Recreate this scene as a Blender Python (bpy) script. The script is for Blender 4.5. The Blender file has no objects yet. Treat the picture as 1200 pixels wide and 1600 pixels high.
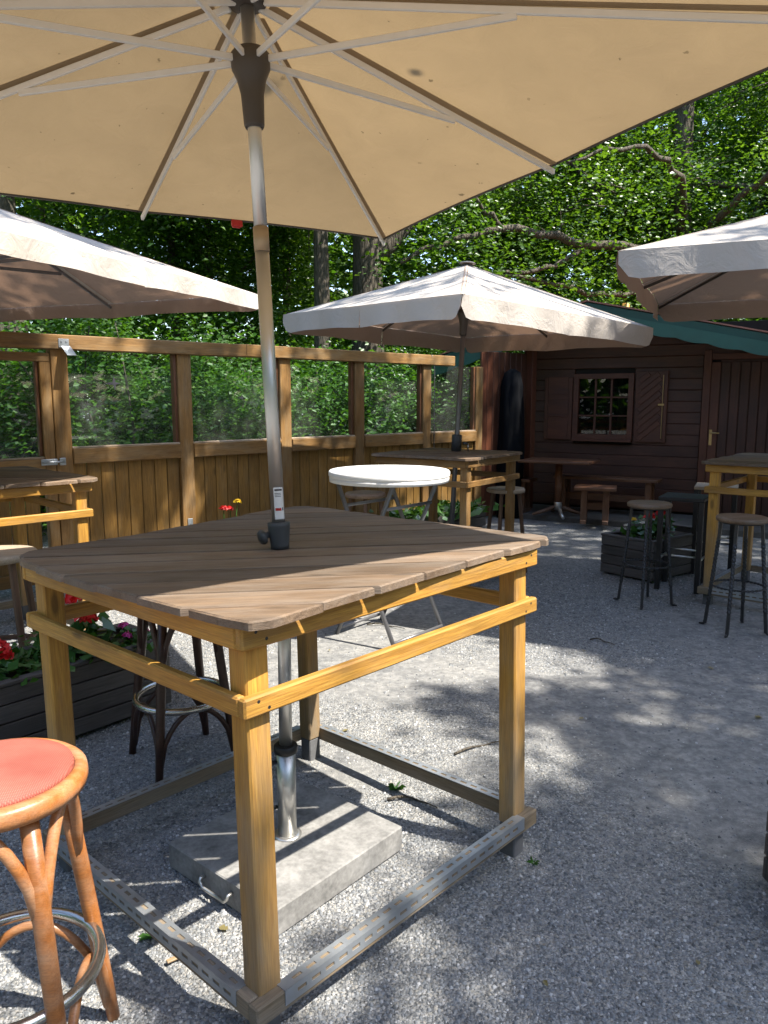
import bpy, math, random
import numpy as np
from mathutils import Vector, Matrix, noise as mnoise
random.seed(7); rng = np.random.default_rng(7)
S = bpy.context.scene
COL = S.collection
R = math.radians
# ---------------------------------------------------------------- camera, sky, sun, exposure
cd = bpy.data.cameras.new('camera'); cam = bpy.data.objects.new('camera', cd); COL.objects.link(cam)
cam.location = (0, 0, 1.6)
cam.rotation_euler = (R(90) - math.atan(178/1200), 0, 0)
cd.sensor_fit = 'HORIZONTAL'; cd.sensor_width = 36; cd.lens = 36; cd.clip_end = 2000; cd.clip_start = .05
S.camera = cam
SUN = Vector((.499, -.221, .838)).normalized()
W = bpy.data.worlds.new('World'); S.world = W; W.use_nodes = True
wn = W.node_tree.nodes; wl = W.node_tree.links
sky = wn.new('ShaderNodeTexSky'); sky.sky_type = 'NISHITA'; sky.sun_disc = False
sky.sun_elevation = math.asin(SUN.z); sky.sun_rotation = math.atan2(SUN.x, SUN.y)
wl.new(sky.outputs[0], wn['Background'].inputs[0]); wn['Background'].inputs[1].default_value = .15
sd = bpy.data.lights.new('sun', 'SUN'); sd.energy = 4.2; sd.angle = R(.55); sd.color = (1, .94, .84)
sun = bpy.data.objects.new('sun', sd); COL.objects.link(sun)
sun.rotation_euler = (-SUN).to_track_quat('-Z', 'Y').to_euler(); sun.location = SUN * 40
vs = S.view_settings; vs.view_transform = 'Standard'; vs.look = 'None'; vs.gamma = 1; vs.use_curve_mapping = False
vs.exposure = 1.55
S.cycles.max_bounces = 5; S.cycles.diffuse_bounces = 3; S.cycles.glossy_bounces = 3; S.cycles.transparent_max_bounces = 10; S.cycles.transmission_bounces = 4
S.cycles.caustics_reflective = False; S.cycles.caustics_refractive = False
S.cycles.sample_clamp_indirect = 6

# ---------------------------------------------------------------- helpers
def tag(o, label=None, cat=None, group=None, kind=None):
    if label: o['label'] = label
    if cat: o['category'] = cat
    if group: o['group'] = group
    if kind: o['kind'] = kind
    return o
def empty(name, loc=(0, 0, 0), rz=0, **k):
    o = bpy.data.objects.new(name, None); COL.objects.link(o)
    o.location = loc; o.rotation_euler = (0, 0, rz); o.empty_display_size = .1
    return tag(o, **k)
def add(name, me, mat=None, parent=None, M=None):
    o = bpy.data.objects.new(name, me); COL.objects.link(o)
    if mat is not None and not me.materials: me.materials.append(mat)
    if parent is not None: o.parent = parent
    if M is not None: o.matrix_local = M
    return o
class MB:
    def __init__(s): s.v = []; s.f = []; s.sm = []
    def addm(s, vs, fs, M=None, smooth=False):
        b = len(s.v)
        for p in vs: s.v.append(tuple(M @ Vector(p)) if M is not None else tuple(p))
        for f in fs: s.f.append([i + b for i in f]); s.sm.append(smooth)
        return s
    def box(s, c, d, M=None, ch=.003):
        vs, fs = cbox(d, ch); T = Matrix.Translation(c)
        return s.addm(vs, fs, (M @ T) if M is not None else T)
    def beam(s, p0, p1, w, h, ch=.003, up=(0, 0, 1)):
        M, L = frame(p0, p1, up); vs, fs = cbox((L, w, h), ch)
        return s.addm(vs, fs, M)
    def tube(s, path, rad, n=10, cap=True, smooth=True):
        pts = [Vector(p) for p in path]; m = len(pts)
        if not hasattr(rad, '__len__'): rad = [rad]*m
        b = len(s.v); prev = None
        for i, p in enumerate(pts):
            t = (pts[min(i+1, m-1)] - pts[max(i-1, 0)])
            if t.length < 1e-9: t = Vector((0, 0, 1))
            t.normalize()
            if prev is None:
                a = Vector((0, 0, 1)) if abs(t.z) < .9 else Vector((1, 0, 0))
                x = t.cross(a).normalized()
            else:
                x = (prev - t*prev.dot(t)).normalized()
            prev = x; y = t.cross(x)
            for k in range(n):
                a = 2*math.pi*k/n
                s.v.append(tuple(p + (x*math.cos(a) + y*math.sin(a))*rad[i]))
        for i in range(m-1):
            for k in range(n):
                k2 = (k+1) % n
                s.f.append([b+i*n+k, b+i*n+k2, b+(i+1)*n+k2, b+(i+1)*n+k]); s.sm.append(smooth)
        if cap:
            s.f.append([b+k for k in range(n)][::-1]); s.sm.append(False)
            s.f.append([b+(m-1)*n+k for k in range(n)]); s.sm.append(False)
        return s
    def ring(s, c, R0, r, n=28, k=8, ax=1.0, ay=1.0):
        b = len(s.v)
        for i in range(n):
            a = 2*math.pi*i/n
            for j in range(k):
                q = 2*math.pi*j/k; rr = R0 + r*math.cos(q)
                s.v.append((c[0]+rr*math.cos(a)*ax, c[1]+rr*math.sin(a)*ay, c[2]+r*math.sin(q)))
        for i in range(n):
            for j in range(k):
                s.f.append([b+i*k+j, b+((i+1) % n)*k+j, b+((i+1) % n)*k+(j+1) % k, b+i*k+(j+1) % k]); s.sm.append(True)
        return s
    def lathe(s, prof, n=24, c=(0, 0, 0), smooth=True, wob=None):
        b = len(s.v); m = len(prof)
        for (r, z) in prof:
            for k in range(n):
                a = 2*math.pi*k/n; rr = r*(wob(a, z) if wob else 1)
                s.v.append((c[0]+rr*math.cos(a), c[1]+rr*math.sin(a), c[2]+z))
        for i in range(m-1):
            for k in range(n):
                k2 = (k+1) % n
                s.f.append([b+i*n+k, b+i*n+k2, b+(i+1)*n+k2, b+(i+1)*n+k]); s.sm.append(smooth)
        s.f.append([b+k for k in range(n)][::-1]); s.sm.append(False)
        s.f.append([b+(m-1)*n+k for k in range(n)]); s.sm.append(False)
        return s
    def prism(s, poly, z0, z1, ch=.003, M=None):
        n = len(poly); cx = sum(p[0] for p in poly)/n; cy = sum(p[1] for p in poly)/n
        def ins(p):
            d = math.hypot(p[0]-cx, p[1]-cy) or 1; k = max(0, 1-ch*1.6/d); return (cx+(p[0]-cx)*k, cy+(p[1]-cy)*k)
        inn = [ins(p) for p in poly]
        vs = [(p[0], p[1], z0) for p in poly] + [(p[0], p[1], z1-ch) for p in poly] + [(p[0], p[1], z1) for p in inn]
        fs = [list(range(n))[::-1], list(range(2*n, 3*n))]
        for r in (0, 1):
            for i in range(n):
                j = (i+1) % n; fs.append([r*n+i, r*n+j, (r+1)*n+j, (r+1)*n+i])
        return s.addm(vs, fs, M)
    def mesh(s, name):
        me = bpy.data.meshes.new(name); me.from_pydata(s.v, [], s.f); me.validate()
        if len(me.polygons) == len(s.sm): me.polygons.foreach_set('use_smooth', s.sm)
        me.update(); return me
    def build(s, name, mat, parent=None, M=None): return add(name, s.mesh(name), mat, parent, M)
def cbox(d, ch):
    x, y, z = d[0]/2, d[1]/2, d[2]/2; c = min(ch, x*.45, y*.45, z*.45)
    vs = []; idx = {}
    for sx in (-1, 1):
        for sy in (-1, 1):
            for sz in (-1, 1):
                for ax in range(3):
                    p = [sx*(x-c), sy*(y-c), sz*(z-c)]; p[ax] = (sx*x, sy*y, sz*z)[ax]
                    idx[(sx, sy, sz, ax)] = len(vs); vs.append(tuple(p))
    fs = []
    for ax in range(3):
        o = [a for a in range(3) if a != ax]
        for sg in (-1, 1):
            q = []
            for a, b in ((-1, -1), (1, -1), (1, 1), (-1, 1)):
                k = [0, 0, 0]; k[ax] = sg; k[o[0]] = a; k[o[1]] = b; q.append(idx[(k[0], k[1], k[2], ax)])
            if (sg > 0) == (ax == 1): q = q[::-1]
            fs.append(q)
    for ax in range(3):           # edge chamfers along ax
        o = [a for a in range(3) if a != ax]
        for a in (-1, 1):
            for b in (-1, 1):
                k0 = [0]*3; k1 = [0]*3; k0[ax] = -1; k1[ax] = 1
                k0[o[0]] = k1[o[0]] = a; k0[o[1]] = k1[o[1]] = b
                q = [idx[(*k0, o[0])], idx[(*k1, o[0])], idx[(*k1, o[1])], idx[(*k0, o[1])]]
                fs.append(q)
    for sx in (-1, 1):
        for sy in (-1, 1):
            for sz in (-1, 1): fs.append([idx[(sx, sy, sz, a)] for a in range(3)])
    V = [Vector(v) for v in vs]; out = []
    for f in fs:                  # orient outwards
        n = (V[f[1]]-V[f[0]]).cross(V[f[2]]-V[f[0]]); c_ = sum((V[i] for i in f), Vector())/len(f)
        out.append(f if n.dot(c_) > 0 else f[::-1])
    return vs, out
def frame(p0, p1, up=(0, 0, 1)):
    p0 = Vector(p0); p1 = Vector(p1); x = p1-p0; L = x.length; x.normalize(); up = Vector(up)
    if abs(x.dot(up)) > .98: up = Vector((0, 1, 0)) if abs(x.y) < .9 else Vector((1, 0, 0))
    y = up.cross(x).normalized(); z = x.cross(y)
    M = Matrix((x, y, z)).transposed().to_4x4(); M.translation = (p0+p1)/2
    return M, L
_bm = {}
def beam(name, p0, p1, w, h, mat, parent, up=(0, 0, 1), ch=.003):
    """a squared timber from p0 to p1: w across, h along up; local X runs along the grain"""
    M, L = frame(p0, p1, up); key = (round(L, 3), round(w, 4), round(h, 4), mat.name, ch)
    if key not in _bm:
        vs, fs = cbox((L, w, h), ch); _bm[key] = MB().addm(vs, fs).mesh(name); _bm[key].materials.append(mat)
    return add(name, _bm[key], None, parent, M)
def copy_tree(o, parent=None):
    c = o.copy(); COL.objects.link(c)
    if parent is not None:
        ml = o.matrix_local.copy(); c.parent = parent; c.matrix_local = ml
    for ch in list(o.children): copy_tree(ch, c)
    return c

# ---------------------------------------------------------------- materials
def nt(name):
    m = bpy.data.materials.new(name); m.use_nodes = True; n = m.node_tree.nodes; l = m.node_tree.links
    return m, n, l, n['Principled BSDF']
def ramp(n, stops):
    r = n.new('ShaderNodeValToRGB'); e = r.color_ramp.elements
    while len(e) < len(stops): e.new(.5)
    for i, (p, c) in enumerate(stops): e[i].position = p; e[i].color = (*c, 1) if len(c) == 3 else c
    return r
def mixc(n, l, fac, a, b, mode='MIX'):
    x = n.new('ShaderNodeMix'); x.data_type = 'RGBA'; x.blend_type = mode
    for s, v in ((x.inputs[0], fac), (x.inputs[6], a), (x.inputs[7], b)):
        if hasattr(v, 'is_output'): l.new(v, s)
        else: s.default_value = v if not isinstance(v, tuple) else (*v, 1)[:4]
    return x.outputs[2]
def math_(n, l, op, a, b=None, c=None, clamp=False):
    x = n.new('ShaderNodeMath'); x.operation = op; x.use_clamp = clamp
    for i, v in enumerate((a, b, c)):
        if v is None: continue
        if hasattr(v, 'is_output'): l.new(v, x.inputs[i])
        else: x.inputs[i].default_value = v
    return x.outputs[0]
def noise(n, l, vec, scale, detail=4, rough=.55, dist=0):
    x = n.new('ShaderNodeTexNoise'); x.inputs['Scale'].default_value = scale; x.inputs['Detail'].default_value = detail
    x.inputs['Roughness'].default_value = rough; x.inputs['Distortion'].default_value = dist
    if vec is not None: l.new(vec, x.inputs['Vector'])
    return x
def mapping(n, l, src, scale=(1, 1, 1), loc=(0, 0, 0), rot=(0, 0, 0)):
    m = n.new('ShaderNodeMapping'); m.inputs['Scale'].default_value = scale; m.inputs['Location'].default_value = loc
    m.inputs['Rotation'].default_value = rot; l.new(src, m.inputs['Vector']); return m.outputs[0]
def bump(n, l, h, strength, dist, bs, prev=None):
    b = n.new('ShaderNodeBump'); b.inputs['Strength'].default_value = strength; b.inputs['Distance'].default_value = dist
    l.new(h, b.inputs['Height'])
    if prev is not None: l.new(prev, b.inputs['Normal'])
    if bs is not None: l.new(b.outputs[0], bs.inputs['Normal'])
    return b.outputs[0]
def wood(name, dark, light, grey=None, rough=.55, grain=1.0, low=None, vary=.28, knots=.5, bstr=.35):
    m, n, l, bs = nt(name)
    tc = n.new('ShaderNodeTexCoord'); oi = n.new('ShaderNodeObjectInfo')
    off = n.new('ShaderNodeVectorMath'); off.operation = 'ADD'
    sc = n.new('ShaderNodeVectorMath'); sc.operation = 'SCALE'; l.new(oi.outputs['Random'], sc.inputs['Scale']); sc.inputs[0].default_value = (37, 19, 53)
    l.new(tc.outputs['Object'], off.inputs[0]); l.new(sc.outputs[0], off.inputs[1]); v = off.outputs[0]
    g = noise(n, l, mapping(n, l, v, (1.6*grain, 26*grain, 26*grain)), 2.2, 8, .62, 1.2)
    fine = noise(n, l, mapping(n, l, v, (6, 190, 190)), 2, 3, .6)
    blot = noise(n, l, mapping(n, l, v, (1.5, 4, 4)), 1.6, 3, .5)
    r = ramp(n, [(.28, dark), (.52, tuple((a+b)/2 for a, b in zip(dark, light))), (.72, light)]); l.new(g.outputs[0], r.inputs[0])
    c = r.outputs[0]
    fr = ramp(n, [(.35, (.55, .55, .55)), (.6, (1, 1, 1))]); l.new(fine.outputs[0], fr.inputs[0])
    c = mixc(n, l, .62, c, fr.outputs[0], 'MULTIPLY')
    br = ramp(n, [(.3, (.62, .6, .58)), (.7, (1.15, 1.12, 1.08))]); l.new(blot.outputs[0], br.inputs[0])
    c = mixc(n, l, .8, c, br.outputs[0], 'MULTIPLY')
    if knots:
        vo = n.new('ShaderNodeTexVoronoi'); vo.inputs['Scale'].default_value = 1.0
        l.new(mapping(n, l, v, (2.6, 8, 8)), vo.inputs['Vector'])
        kr = ramp(n, [(.07, (1, 1, 1)), (.14, (0, 0, 0))]); l.new(vo.outputs['Distance'], kr.inputs[0])
        c = mixc(n, l, math_(n, l, 'MULTIPLY', kr.outputs[0], knots), c, tuple(x*.28 for x in dark))
    if grey is not None:
        wn_ = noise(n, l, mapping(n, l, v, (1.2, 5, 5)), 2.5, 5, .65)
        wr = ramp(n, [(.42, (0, 0, 0)), (.68, (1, 1, 1))]); l.new(wn_.outputs[0], wr.inputs[0])
        f = math_(n, l, 'MULTIPLY', wr.outputs[0], .65)
        if low is not None:
            ge = n.new('ShaderNodeNewGeometry'); sp = n.new('ShaderNodeSeparateXYZ'); l.new(ge.outputs['Position'], sp.inputs[0])
            mr = n.new('ShaderNodeMapRange'); mr.inputs[1].default_value = low[0]; mr.inputs[2].default_value = low[1]
            mr.inputs[3].default_value = .9; mr.inputs[4].default_value = .10; l.new(sp.outputs[2], mr.inputs[0])
            f = math_(n, l, 'ADD', mr.outputs[0], math_(n, l, 'MULTIPLY', math_(n, l, 'SUBTRACT', wr.outputs[0], .5), .5), clamp=True)
            f = math_(n, l, 'MULTIPLY', f, .85)
        c = mixc(n, l, f, c, mixc(n, l, .55, grey, fr.outputs[0], 'MULTIPLY'))
    hs = n.new('ShaderNodeHueSaturation'); l.new(c, hs.inputs['Color'])
    l.new(math_(n, l, 'MULTIPLY_ADD', oi.outputs['Random'], vary*2, 1-vary), hs.inputs['Value'])
    l.new(hs.outputs[0], bs.inputs['Base Color'])
    rr = math_(n, l, 'MULTIPLY_ADD', g.outputs[0], .25, rough-.1); l.new(rr, bs.inputs['Roughness'])
    b = bump(n, l, fine.outputs[0], bstr, .002, None); bump(n, l, g.outputs[0], bstr, .004, bs, b)
    return m
def plain(name, col, rough=.5, metal=0, spec=.5, nscale=30, nvar=.25, bstr=.1, bdist=.002, coat=0):
    m, n, l, bs = nt(name); tc = n.new('ShaderNodeTexCoord')
    x = noise(n, l, tc.outputs['Object'], nscale, 5, .6)
    y = noise(n, l, tc.outputs['Object'], nscale*.13, 3, .6)
    r = ramp(n, [(.3, tuple(c*(1-nvar) for c in col)), (.7, tuple(min(1, c*(1+nvar)) for c in col))])
    l.new(math_(n, l, 'MULTIPLY_ADD', y.outputs[0], .6, math_(n, l, 'MULTIPLY', x.outputs[0], .4)), r.inputs[0])
    l.new(r.outputs[0], bs.inputs['Base Color']); bs.inputs['Metallic'].default_value = metal
    l.new(math_(n, l, 'MULTIPLY_ADD', x.outputs[0], .25, rough-.12), bs.inputs['Roughness'])
    bs.inputs['Specular IOR Level'].default_value = spec; bs.inputs['Coat Weight'].default_value = coat
    if bstr: bump(n, l, x.outputs[0], bstr, bdist, bs)
    return m
def leafmat(name, c1, c2, c3, trans=.45):
    m, n, l, bs = nt(name); ge = n.new('ShaderNodeNewGeometry')
    r = ramp(n, [(0, c1), (.5, c2), (1, c3)]); l.new(ge.outputs['Random Per Island'], r.inputs[0])
    n.remove(bs); d = n.new('ShaderNodeBsdfDiffuse'); t = n.new('ShaderNodeBsdfTranslucent'); g = n.new('ShaderNodeBsdfGlossy')
    tc = n.new('ShaderNodeTexCoord'); tn = noise(n, l, tc.outputs['Object'], .55, 3, .6)
    l.new(math_(n, l, 'MULTIPLY_ADD', tn.outputs[0], 1.1, math_(n, l, 'MULTIPLY_ADD', ge.outputs['Random Per Island'], .6, -.33)), r.inputs[0])
    g.inputs['Roughness'].default_value = .42; g.inputs[0].default_value = (1, 1, 1, 1)
    l.new(r.outputs[0], d.inputs[0])
    tcol = mixc(n, l, 1.0, r.outputs[0], (1.9, 1.75, .55), 'MULTIPLY'); l.new(tcol, t.inputs[0])
    a = n.new('ShaderNodeMixShader'); a.inputs[0].default_value = trans; l.new(d.outputs[0], a.inputs[1]); l.new(t.outputs[0], a.inputs[2])
    b = n.new('ShaderNodeMixShader'); lw = n.new('ShaderNodeFresnel'); lw.inputs[0].default_value = 1.38
    l.new(math_(n, l, 'MULTIPLY', lw.outputs[0], .08), b.inputs[0]); l.new(a.outputs[0], b.inputs[1]); l.new(g.outputs[0], b.inputs[2])
    l.new(b.outputs[0], n['Material Output'].inputs[0]); return m
def fabric(name, col, tcol, trans, spots=True, inner=None):
    m, n, l, bs = nt(name); n.remove(bs); tc = n.new('ShaderNodeTexCoord')
    big = noise(n, l, tc.outputs['Object'], 1.7, 4, .6); wv = noise(n, l, tc.outputs['Object'], 420, 2, .5)
    wr = noise(n, l, mapping(n, l, tc.outputs['Object'], (5, 5, 5)), 1.3, 5, .6, 1.0)
    r = ramp(n, [(.3, tuple(c*.9 for c in col)), (.7, col)]); l.new(big.outputs[0], r.inputs[0])
    rt = ramp(n, [(.3, tuple(c*.78 for c in tcol)), (.7, tcol)]); l.new(math_(n, l, 'MULTIPLY_ADD', big.outputs[0], .6, math_(n, l, 'MULTIPLY', wr.outputs[0], .4)), rt.inputs[0])
    c, ct = r.outputs[0], rt.outputs[0]
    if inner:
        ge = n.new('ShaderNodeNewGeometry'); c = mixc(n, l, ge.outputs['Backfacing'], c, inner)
    if spots:
        for sc, th in ((7.3, .055), (15.1, .06), (3.1, .035)):
            vo = n.new('ShaderNodeTexVoronoi'); vo.inputs['Scale'].default_value = sc
            dn = noise(n, l, tc.outputs['Object'], 60, 3, .7)
            ad = n.new('ShaderNodeVectorMath'); ad.operation = 'MULTIPLY_ADD'; l.new(dn.outputs['Color'], ad.inputs[0])
            ad.inputs[1].default_value = (.03, .03, .03); l.new(tc.outputs['Object'], ad.inputs[2]); l.new(ad.outputs[0], vo.inputs['Vector'])
            k = ramp(n, [(th, (1, 1, 1)), (th*1.35, (0, 0, 0))]); l.new(vo.outputs['Distance'], k.inputs[0])
            sel = n.new('ShaderNodeSeparateXYZ'); l.new(vo.outputs['Color'], sel.inputs[0])
            f = math_(n, l, 'MULTIPLY', k.outputs[0], math_(n, l, 'GREATER_THAN', sel.outputs[0], .62))
            f = math_(n, l, 'MULTIPLY', f, math_(n, l, 'POWER', sel.outputs[1], .5))
            c = mixc(n, l, f, c, tuple(x*.35 for x in col)); ct = mixc(n, l, f, ct, tuple(x*.25 for x in tcol))
    d = n.new('ShaderNodeBsdfDiffuse'); t = n.new('ShaderNodeBsdfTranslucent'); l.new(c, d.inputs[0]); l.new(ct, t.inputs[0])
    b = bump(n, l, wr.outputs[0], .7, .02, None); b = bump(n, l, wv.outputs[0], .15, .001, None, b)
    l.new(b, d.inputs['Normal'])
    a = n.new('ShaderNodeMixShader'); a.inputs[0].default_value = trans; l.new(d.outputs[0], a.inputs[1]); l.new(t.outputs[0], a.inputs[2])
    l.new(a.outputs[0], n['Material Output'].inputs[0]); return m
def glass(name, dust=.1, tint=(.93, .97, .95), refl=1.0, top=None):
    m, n, l, bs = nt(name); n.remove(bs)
    tr = n.new('ShaderNodeBsdfTransparent'); tr.inputs[0].default_value = (*tint, 1)
    gl = n.new('ShaderNodeBsdfGlossy'); gl.inputs['Roughness'].default_value = .015
    df = n.new('ShaderNodeBsdfDiffuse'); df.inputs[0].default_value = (.6, .6, .57, 1)
    fr = n.new('ShaderNodeFresnel'); fr.inputs[0].default_value = 1.5
    ge = n.new('ShaderNodeNewGeometry')
    a = n.new('ShaderNodeMixShader'); l.new(math_(n, l, 'MULTIPLY', math_(n, l, 'MULTIPLY', fr.outputs[0], refl, clamp=True), math_(n, l, 'SUBTRACT', 1, ge.outputs['Backfacing'])), a.inputs[0])
    l.new(tr.outputs[0], a.inputs[1]); l.new(gl.outputs[0], a.inputs[2])
    tc = n.new('ShaderNodeTexCoord'); x = noise(n, l, mapping(n, l, tc.outputs['Object'], (1, 1, .6)), 3.2, 7, .7)
    r = ramp(n, [(.4, (dust*.25,)*3), (.75, (dust,)*3)]); l.new(x.outputs[0], r.inputs[0])
    b = n.new('ShaderNodeMixShader'); l.new(r.outputs[0], b.inputs[0]); l.new(a.outputs[0], b.inputs[1]); l.new(df.outputs[0], b.inputs[2])
    l.new(b.outputs[0], n['Material Output'].inputs[0]); return m
MT = {}
MT['honey'] = wood('honey_wood', (.40, .185, .026), (.66, .365, .066), (.27, .22, .155), .62, 1, (.12, .75), .18, .75)
MT['greybeam'] = wood('weathered_beam', (.23, .17, .105), (.36, .28, .185), (.27, .235, .19), .7, 1, None, .1, .3, .4)
MT['yellow'] = wood('yellow_wood', (.42, .20, .03), (.66, .36, .06), (.30, .24, .17), .5, 1, (.0, .5), .1, .3)
MT['top'] = wood('weathered_boards', (.125, .08, .049), (.27, .188, .122), (.24, .197, .158), .66, .8, None, .22, .6, .6)
MT['fence'] = wood('fence_wood', (.20, .10, .026), (.38, .21, .062), (.30, .21, .11), .62, 1, None, .15, .5)
MT['fenceboard'] = wood('fence_boards', (.22, .115, .022), (.43, .235, .055), (.30, .21, .10), .62, .9, (.0, .5), .18, .6)
MT['hut'] = wood('dark_stained_wood', (.058, .020, .0105), (.102, .036, .018), None, .5, .8, None, .15, .2)
MT['hutdoor'] = wood('door_boards_wood', (.052, .018, .010), (.092, .032, .017), None, .5, .8, None, .12, .2)
MT['shutter'] = wood('shutter_wood', (.085, .025, .011), (.138, .043, .018), None, .5, .8, None, .12, .2)
MT['redbrown'] = wood('red_brown_wood', (.12, .045, .018), (.2, .085, .036), (.17, .12, .09), .5, .9, (.0, .3), .12, .3)
MT['pale'] = wood('pale_wood', (.42, .32, .22), (.62, .5, .37), (.4, .36, .3), .6, 1, None, .08, .3)
MT['stoolwood'] = wood('stool_seat_wood', (.17, .105, .062), (.33, .215, .13), (.27, .22, .18), .55, 1, None, .1, .4)
MT['stoolleg'] = wood('stool_leg_wood', (.10, .055, .032), (.17, .095, .055), None, .55, 1, None, .1, .2)
MT['bent'] = wood('orange_bentwood', (.37, .125, .03), (.54, .215, .062), (.5, .32, .2), .32, .7, None, .05, 0, .12)
MT['bentdark'] = wood('dark_bentwood', (.055, .026, .018), (.10, .048, .032), None, .35, .7, None, .05, 0, .12)
MT['planter'] = wood('grey_planter_wood', (.072, .067, .066), (.135, .125, .12), None, .65, .8, None, .15, .2)
MT['galv'] = plain('galvanised_steel', (.44, .47, .50), .40, .7, nscale=14, nvar=.22, bstr=.03)
MT['steel'] = plain('brushed_steel', (.62, .61, .58), .34, .9, nscale=12, nvar=.06, bstr=0)
MT['chrome'] = plain('worn_chrome', (.58, .55, .50), .24, .95, nscale=26, nvar=.3, bstr=.08)
MT['alu'] = plain('pole_aluminium', (.66, .64, .61), .36, .85, nscale=8, nvar=.05, bstr=0)
MT['sleeve'] = plain('worn_sleeve', (.45, .33, .21), .5, .4, nscale=30, nvar=.2)
MT['rib'] = plain('cream_rib', (.74, .70, .64), .5, 0, nscale=20, nvar=.06, bstr=0)
MT['bronze'] = plain('brown_plastic', (.060, .048, .038), .48, 0, nscale=20, nvar=.15, bstr=.03)
MT['dgrey'] = plain('dark_grey_plastic', (.055, .060, .064), .55, 0, nscale=20, nvar=.15, bstr=.05)
MT['black'] = plain('black_metal', (.012, .012, .013), .45, 0, nscale=40, nvar=.3, bstr=.05)
MT['iron'] = plain('wrought_iron', (.060, .060, .062), .42, .75, nscale=40, nvar=.35, bstr=.2)
MT['white'] = plain('white_plastic', (.80, .80, .79), .42, 0, nscale=12, nvar=.04, bstr=.02)
MT['tube'] = plain('grey_tube', (.20, .20, .21), .38, .6, nscale=20, nvar=.1, bstr=0)
MT['stone'] = plain('dusty_granite_slab', (.21, .205, .195), .9, 0, nscale=70, nvar=.55, bstr=.35, bdist=.003)
MT['footblock'] = plain('foot_block', (.11, .11, .115), .9, 0, nscale=50, nvar=.3, bstr=.3)
MT['bcloth'] = plain('black_cloth', (.005, .0055, .007), .9, 0, .1, nscale=14, nvar=.4, bstr=.3, bdist=.01)
MT['brass'] = plain('brass', (.55, .38, .18), .35, .9, nscale=30, nvar=.1, bstr=0)
MT['soil'] = plain('potting_soil', (.030, .022, .016), .95, 0, nscale=60, nvar=.5, bstr=.8, bdist=.01)
MT['green'] = plain('green_painted_board', (.030, .098, .074), .6, 0, nscale=10, nvar=.22, bstr=.08)
MT['greend'] = plain('dark_green_board', (.013, .062, .048), .5, 0, nscale=10, nvar=.22, bstr=.08)
MT['roofred'] = plain('red_roof_felt', (.33, .14, .10), .85, 0, nscale=40, nvar=.25, bstr=.4)
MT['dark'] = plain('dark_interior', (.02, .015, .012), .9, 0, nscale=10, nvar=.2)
MT['conc'] = plain('patio_concrete', (.105, .095, .085), .9, 0, nscale=60, nvar=.35, bstr=.4, bdist=.004)
MT['red'] = plain('red_petals', (.62, .012, .012), .5, 0, nscale=30, nvar=.2, bstr=0)
MT['pink'] = plain('pink_petals', (.60, .06, .30), .5, 0, nscale=30, nvar=.2, bstr=0)
MT['yellowf'] = plain('yellow_petals', (.75, .5, .03), .5, 0, nscale=30, nvar=.2, bstr=0)
MT['whitef'] = plain('white_petals', (.8, .78, .7), .5, 0, nscale=30, nvar=.1, bstr=0)
MT['redclip'] = plain('red_plastic', (.5, .02, .02), .4, 0, nscale=20, nvar=.2, bstr=0)
MT['sticker'] = plain('white_sticker', (.78, .78, .77), .4, 0, nscale=20, nvar=.03, bstr=0)
MT['ink'] = plain('sticker_print', (.06, .06, .07), .5, 0, nscale=20, nvar=.03, bstr=0)
MT['bark'] = None
MT['fab'] = fabric('beige_canopy_fabric', (.36, .285, .19), (.40, .275, .14), .28)
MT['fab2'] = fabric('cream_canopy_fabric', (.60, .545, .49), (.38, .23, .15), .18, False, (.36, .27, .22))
MT['pane'] = glass('dusty_pane', .045, (.86, .92, .88))
MT['hutpane'] = glass('window_pane', .006, (.55, .6, .6), 1.3)
MT['leafA'] = leafmat('oak_leaves', (.026, .070, .013), (.055, .130, .018), (.11, .21, .030), .45)
MT['leafB'] = leafmat('understory_leaves', (.028, .085, .014), (.050, .135, .018), (.095, .205, .030), .42)
MT['leafC'] = leafmat('geranium_leaves', (.03, .09, .02), (.05, .13, .03), (.08, .18, .045), .25)
MT['leafD'] = leafmat('fallen_leaf', (.10, .07, .035), (.20, .16, .07), (.10, .14, .05), .2)
def bark():
    m, n, l, bs = nt('furrowed_bark'); tc = n.new('ShaderNodeTexCoord')
    v = mapping(n, l, tc.outputs['Object'], (9, 9, 1.6)); x = noise(n, l, v, 3.2, 6, .65, 1.5); y = noise(n, l, tc.outputs['Object'], 1.2, 4, .6)
    vo = n.new('ShaderNodeTexVoronoi'); vo.feature = 'DISTANCE_TO_EDGE'; vo.inputs['Scale'].default_value = 2.6; l.new(mapping(n, l, tc.outputs['Object'], (7, 7, 1.5)), vo.inputs['Vector'])
    r = ramp(n, [(.3, (.045, .037, .028)), (.6, (.13, .11, .085)), (.8, (.20, .175, .14))]); l.new(x.outputs[0], r.inputs[0])
    g = ramp(n, [(.5, (0, 0, 0)), (.75, (1, 1, 1))]); l.new(y.outputs[0], g.inputs[0])
    c = mixc(n, l, math_(n, l, 'MULTIPLY', g.outputs[0], .5), r.outputs[0], (.075, .085, .045))
    l.new(c, bs.inputs['Base Color']); bs.inputs['Roughness'].default_value = .95
    b = bump(n, l, vo.outputs['Distance'], .9, .06, None); bump(n, l, x.outputs[0], .7, .03, bs, b); return m
MT['bark'] = bark()
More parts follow.
